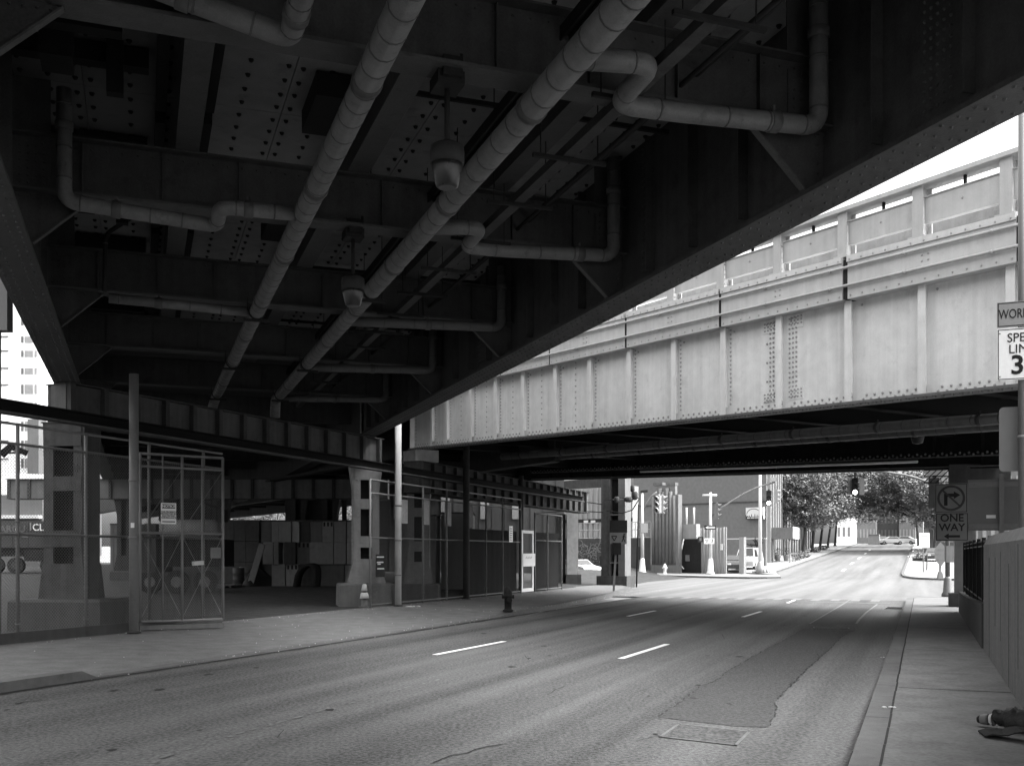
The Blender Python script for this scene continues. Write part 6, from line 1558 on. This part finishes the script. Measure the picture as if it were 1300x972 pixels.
# ================================================================== LEFT: APARTMENTS AND YARD BACKDROP
Yb = 160; XB = lambda px: (px-650)/1303*Yb
zB = lambda py: H+(703-py)/1303*Yb
t = thing('apartment_building', 'white apartment block with small grouped windows beyond the yard', 'building', (XB(10), Yb, 0))
mb = MB(); mb.box(XB(-160), XB(50), Yb, Yb+22, 0, zB(383)); mb.build('wall', M['stucco'], t)
mb = MB(); mb.box(XB(-160), XB(26), Yb+1, Yb+20, zB(383)+.001, zB(318)); mb.build('penthouse', M['conc'], t)
for y in (470, 491, 514, 538, 562, 585, 430, 408, 448):
    for x0, x1, m_ in ((27, 30, 'conc'), (31.5, 42, 'glass_grey'), (44, 47, 'corr')):
        mb = MB(); hh = 5 if y < 480 else 9; mb.box(XB(x0), XB(x1), Yb-.08, Yb-.01, zB(y+hh), zB(y-3)); mb.build('window', M[m_], t)
    mb = MB(); mb.box(XB(-160), XB(11), Yb-.2, Yb-.01, zB(y-2), zB(y-2)+.18); mb.build('floor_line', M['conc'], t)
    for x0 in (-30, -10):
        mb = MB(); mb.box(XB(x0), XB(x0+9), Yb-.08, Yb-.01, zB(y+9), zB(y-1)); mb.build('window', M['glass_grey'], t)
mb = MB(); mb.box(XB(50.2), XB(64), Yb-4, Yb+20, 0, zB(536)); tag(mb.build('annex_block', M['conc']), 'grey annex block right of the white apartment block', 'building')
t = thing('marquee', 'long bright white marquee at the back of the yard', 'tent', P(0, 640, 96))
X9 = lambda px: (px-650)/1303*96
z9 = lambda py: H+(703-py)/1303*96
mb = MB(); mb.prism([Vector((X9(-80), 96, z9(630))), Vector((X9(59), 96, z9(627))), Vector((X9(59), 96, z9(602))), Vector((X9(-80), 96, z9(597)))], (0, 10, 0)); mb.build('fabric', M['stucco'], t)
t = thing('yard_wall', 'grey wall with a pale ledge behind the box truck', 'wall', P(0, 670, 94))
mb = MB(); mb.prism([Vector((X9(-120), 94, .5)), Vector((X9(66), 94, .5)), Vector((X9(66), 94, z9(629))), Vector((X9(-120), 94, z9(631)))], (0, 1, 0)); mb.build('wall_body', M['conc'], t)
mb = MB(); mb.box(X9(-120), X9(66), 93.2, 93.99, z9(659), z9(655)); mb.build('ledge', M['white'], t)
mb = MB(); mb.box(X9(8), X9(11), 93.7, 93.99, z9(645), z9(640)); mb.build('plate', M['white'], t)
t = thing('floodlight', 'dark double floodlight on a bracket behind the left fence', 'light', R(15.6, FD-.5, 4))
for px_, a in ((9, .8), (24, -.4)):
    c = P(px_, 571, 21.5); mb = MB(); d = Vector((math.cos(a), .2, math.sin(a))).normalized(); mb.bar(c-d*.16, c+d*.16, .16, .12); mb.build('head', M['black'], t)
mb = MB(); mb.bar(P(6, 575, 21.5), P(30, 574, 21.5), .04); mb.bar(P(24, 575, 21.5), P(24, 600, 21.5), .03); mb.build('bracket', M['steel_dark'], t)
# trees beyond the yard
for i, (px_, h, cr_) in enumerate(((270, 6.5, [(0, 0, 4.4, 2.6, 2)]), (303, 5.5, [(0, 0, 3.6, 2.6, 2)]), (330, 6.5, [(0, 0, 4.6, 2.6, 2.2)]), (352, 7.5, [(0, 0, 5.2, 3, 2.6)]), (428, 7.5, [(0, 0, 5.2, 2.6, 2.6)]), (448, 8, [(0, 0, 5.6, 3, 2.6)]))):
    b = P(px_, 700, 120); b.z = hs(b)
    tree('%s tree beyond the back of the yard, counted from the left' % ('first', 'second', 'third', 'fourth', 'fifth', 'sixth')[i], b, h+1, [(a, b_, c+1, d, e) for a, b_, c, d, e in cr_], 1500, M['leaf2'], ls=.3)
# columns and posts of the far cross girder
for i, px_ in enumerate((160, 281, 380, 420)):
    b = P(px_, 700, 57.3); b.z = yardz(b.x, b.y)
    column('%s column from the left under the far cross girder' % ('first', 'second', 'third', 'fourth')[i], b, 0, 4.97, b.z, (.7, .6, .5), M['steel_dark'], M['conc_dark'], lace=False, w_=.75)
t = thing('sawtooth_screen', 'pair of dark panels hung below the far cross girder', 'panel', P(350, 650, 57.5))
for a, b in ((362, 374), (388, 412), (420, 428), (434, 440)):
    mb = MB(); mb.box((a-650)/1303*57.6, (b-650)/1303*57.6, 57.6, 57.7, 3.5, 4.96); mb.build('panel', M['steel_dark'], t)
# second span of the viaduct behind the cross girder
t2 = thing('elevated_viaduct', 'rear span of the dark viaduct over the yard, behind the fence', 'viaduct', V(46, 3, 0))
for d in (DL, DR):
    s0 = S1L+.6 if d < 0 else S1R+.6
    mb = MB(); mb.fbox(V, s0, 108, d-.02, d+.02, 6.15, 8.5); mb.fbox(V, s0, 108, d-.3, d+.3, 6.10, 6.149); mb.build('main_girder', M['steel_dark'], t2)
for s in lin(38.5, 104.5, 12):
    mb = MB(); mb.fbox(V, s-.02, s+.02, DL+.03, DR-.03, 6.85, 7.7); mb.fbox(V, s-.17, s+.17, DL+.4, DR-.4, 6.82, 6.849); mb.build('floor_beam', M['steel_dark'], t2)
mb = MB(); E9 = 108; mb.add([V(S1L+.6, DL-1, 8.4), V(36.9, DR+4.5, 8.4), V(E9, DR+4.5, 8.4), V(E9, DL-1, 8.4), V(S1L+.6, DL-1, 8.9), V(36.9, DR+4.5, 8.9), V(E9, DR+4.5, 8.9), V(E9, DL-1, 8.9)], [(3, 2, 1, 0), (4, 5, 6, 7), (0, 1, 5, 4), (1, 2, 6, 5), (2, 3, 7, 6), (3, 0, 4, 7)]); mb.build('roadway_slab', M['conc_dark'], t2)
t3 = thing('elevated_viaduct', 'dark rear span continuing the pale bridge leftwards over the yard', 'viaduct', Bf(-30, 7, 0))
mb = MB(); mb.fbox(Bf, -85, -.35, .3, W2+2, 7.55, 8.2); mb.build('roadway_slab', M['conc_dark'], t3)
for w_ in (.6, 7.2, W2+1.4):
    mb = MB(); e_ = -15.6 if w_ > 13 else -.9
    mb.fbox(Bf, -85, e_, w_-.02, w_+.02, 5.98, 7.549); mb.fbox(Bf, -85, e_, w_-.25, w_+.25, 5.94, 5.979); mb.build('main_girder', M['steel_dark'], t3)
for t_ in lin(-82, -4, 14):
    mb = MB(); mb.fbox(Bf, t_-.15, t_+.15, .65, W2+1.3, 6.6, 7.3); mb.build('floor_beam', M['steel_black'], t3)
t = thing('backdrop', 'added dark windowless warehouse closing off the back of the yard behind the right fence', 'building', P(580, 700, 72))  # dark building added to close the bright gap behind the fence
mb = MB(); x0, x1 = (458-650)/1303*72, (716-650)/1303*72; mb.box(x0, x1, 72, 80, .3, H+(703-600)/1303*72)
a = x0+.2
while a < x1: mb.box(a, a+.12, 71.93, 72, .3, H+(703-606)/1303*72); a += .9
mb.build('wall', M['truck'], t)
for px_ in (470, 500, 530, 560, 610, 650):
    mb = MB(); mb.box((px_-650)/1303*72, (px_+11-650)/1303*72, 71.85, 71.92, 4.4, 6.2); mb.build('window', M['glass_grey'], t)
t = thing('blank_sign', 'grey sign box on a post at the very left edge, high before the white apartments', 'sign', P(-14, 800, 21))
c = P(-14, 700, 21); mb = MB(); mb.box(P(-40, 0, 21).x, P(9, 0, 21).x, 21, 21.25, P(0, 419, 21).z, P(0, 330, 21).z); mb.build('panel', M['sign_back'], t)
mb = MB(); mb.tube([Vector((c.x, 21.35, .1)), Vector((c.x, 21.35, P(0, 340, 21).z))], .07, 10); mb.build('post', M['galv'], t)
mb = MB(); mb.fbox(R, 9.5, 22.2, FD+.07, FD+.17, .1, .36); tag(mb.build('kick_board', M['conc_dark']), 'dark kick board along the foot of the left chain link fence', 'board')
def drum(c, label, m):
    t = thing('steel_drum', label, 'drum', c)
    mb = MB(); mb.lathe(c, [(.28, 0), (.29, .02), (.285, .28), (.3, .3), (.285, .32), (.285, .58), (.3, .6), (.285, .62), (.29, .86), (.28, .88)], 16); mb.build('body', m, t)
    mb = MB(); mb.lathe(c+Z*.881, [(.26, 0), (.05, .004)], 16); mb.build('lid', M['steel_dark'], t)
for px_, Y_, lb, m_ in ((303, 51, 'dented steel drum left of the leaning plank', 'truck'), (311, 52.2, 'paler steel drum just behind the dented one', 'steel_mid')):
    c = P(px_, 700, Y_); c.z = yardz(c.x, Y_); drum(c, lb, M[m_])
c = P(326, 700, 50.6); c.z = yardz(c.x, c.y); random.seed(9); vs = []; n = 18; k_ = 7
for i in range(k_):
    for j in range(n):
        a = 2*math.pi*j/n; rr = (1-i/(k_-.6))*(.8+.18*math.sin(a*3+1)+random.uniform(-.08, .08)); vs.append(c+Vector((rr*math.cos(a)*1.1, rr*math.sin(a)*.7, 1.0*(i/(k_-1))**.8+random.uniform(-.04, .04)*(i > 0))))
mb = MB(); mb.add(vs, [(i*n+j, i*n+(j+1) % n, (i+1)*n+(j+1) % n, (i+1)*n+j) for i in range(k_-1) for j in range(n)]+[tuple((k_-1)*n+j for j in range(n))], True)
tag(mb.build('tarpaulin_heap', M['black']), 'dark tarpaulin heap at the left foot of the tall block stack', 'tarpaulin')
for i, (px_, Y_) in enumerate(((282, 49), (289, 49.6))):
    c = P(px_, 700, Y_); c.z = yardz(c.x, Y_); t = thing('pallet', ('front' if i == 0 else 'rear')+' wooden pallet lying left of the steel drums', 'pallet', c)
    for k in range(6):
        mb = MB(); mb.box(c.x-.6, c.x+.6, c.y-.5+k*.19, c.y-.5+k*.19+.12, c.z+.1, c.z+.125); mb.build('slat', M['conc'], t)
    for k in (-.55, -.05, .45):
        mb = MB(); mb.box(c.x+k, c.x+k+.1, c.y-.5, c.y+.58, c.z, c.z+.099); mb.build('bearer', M['conc'], t)
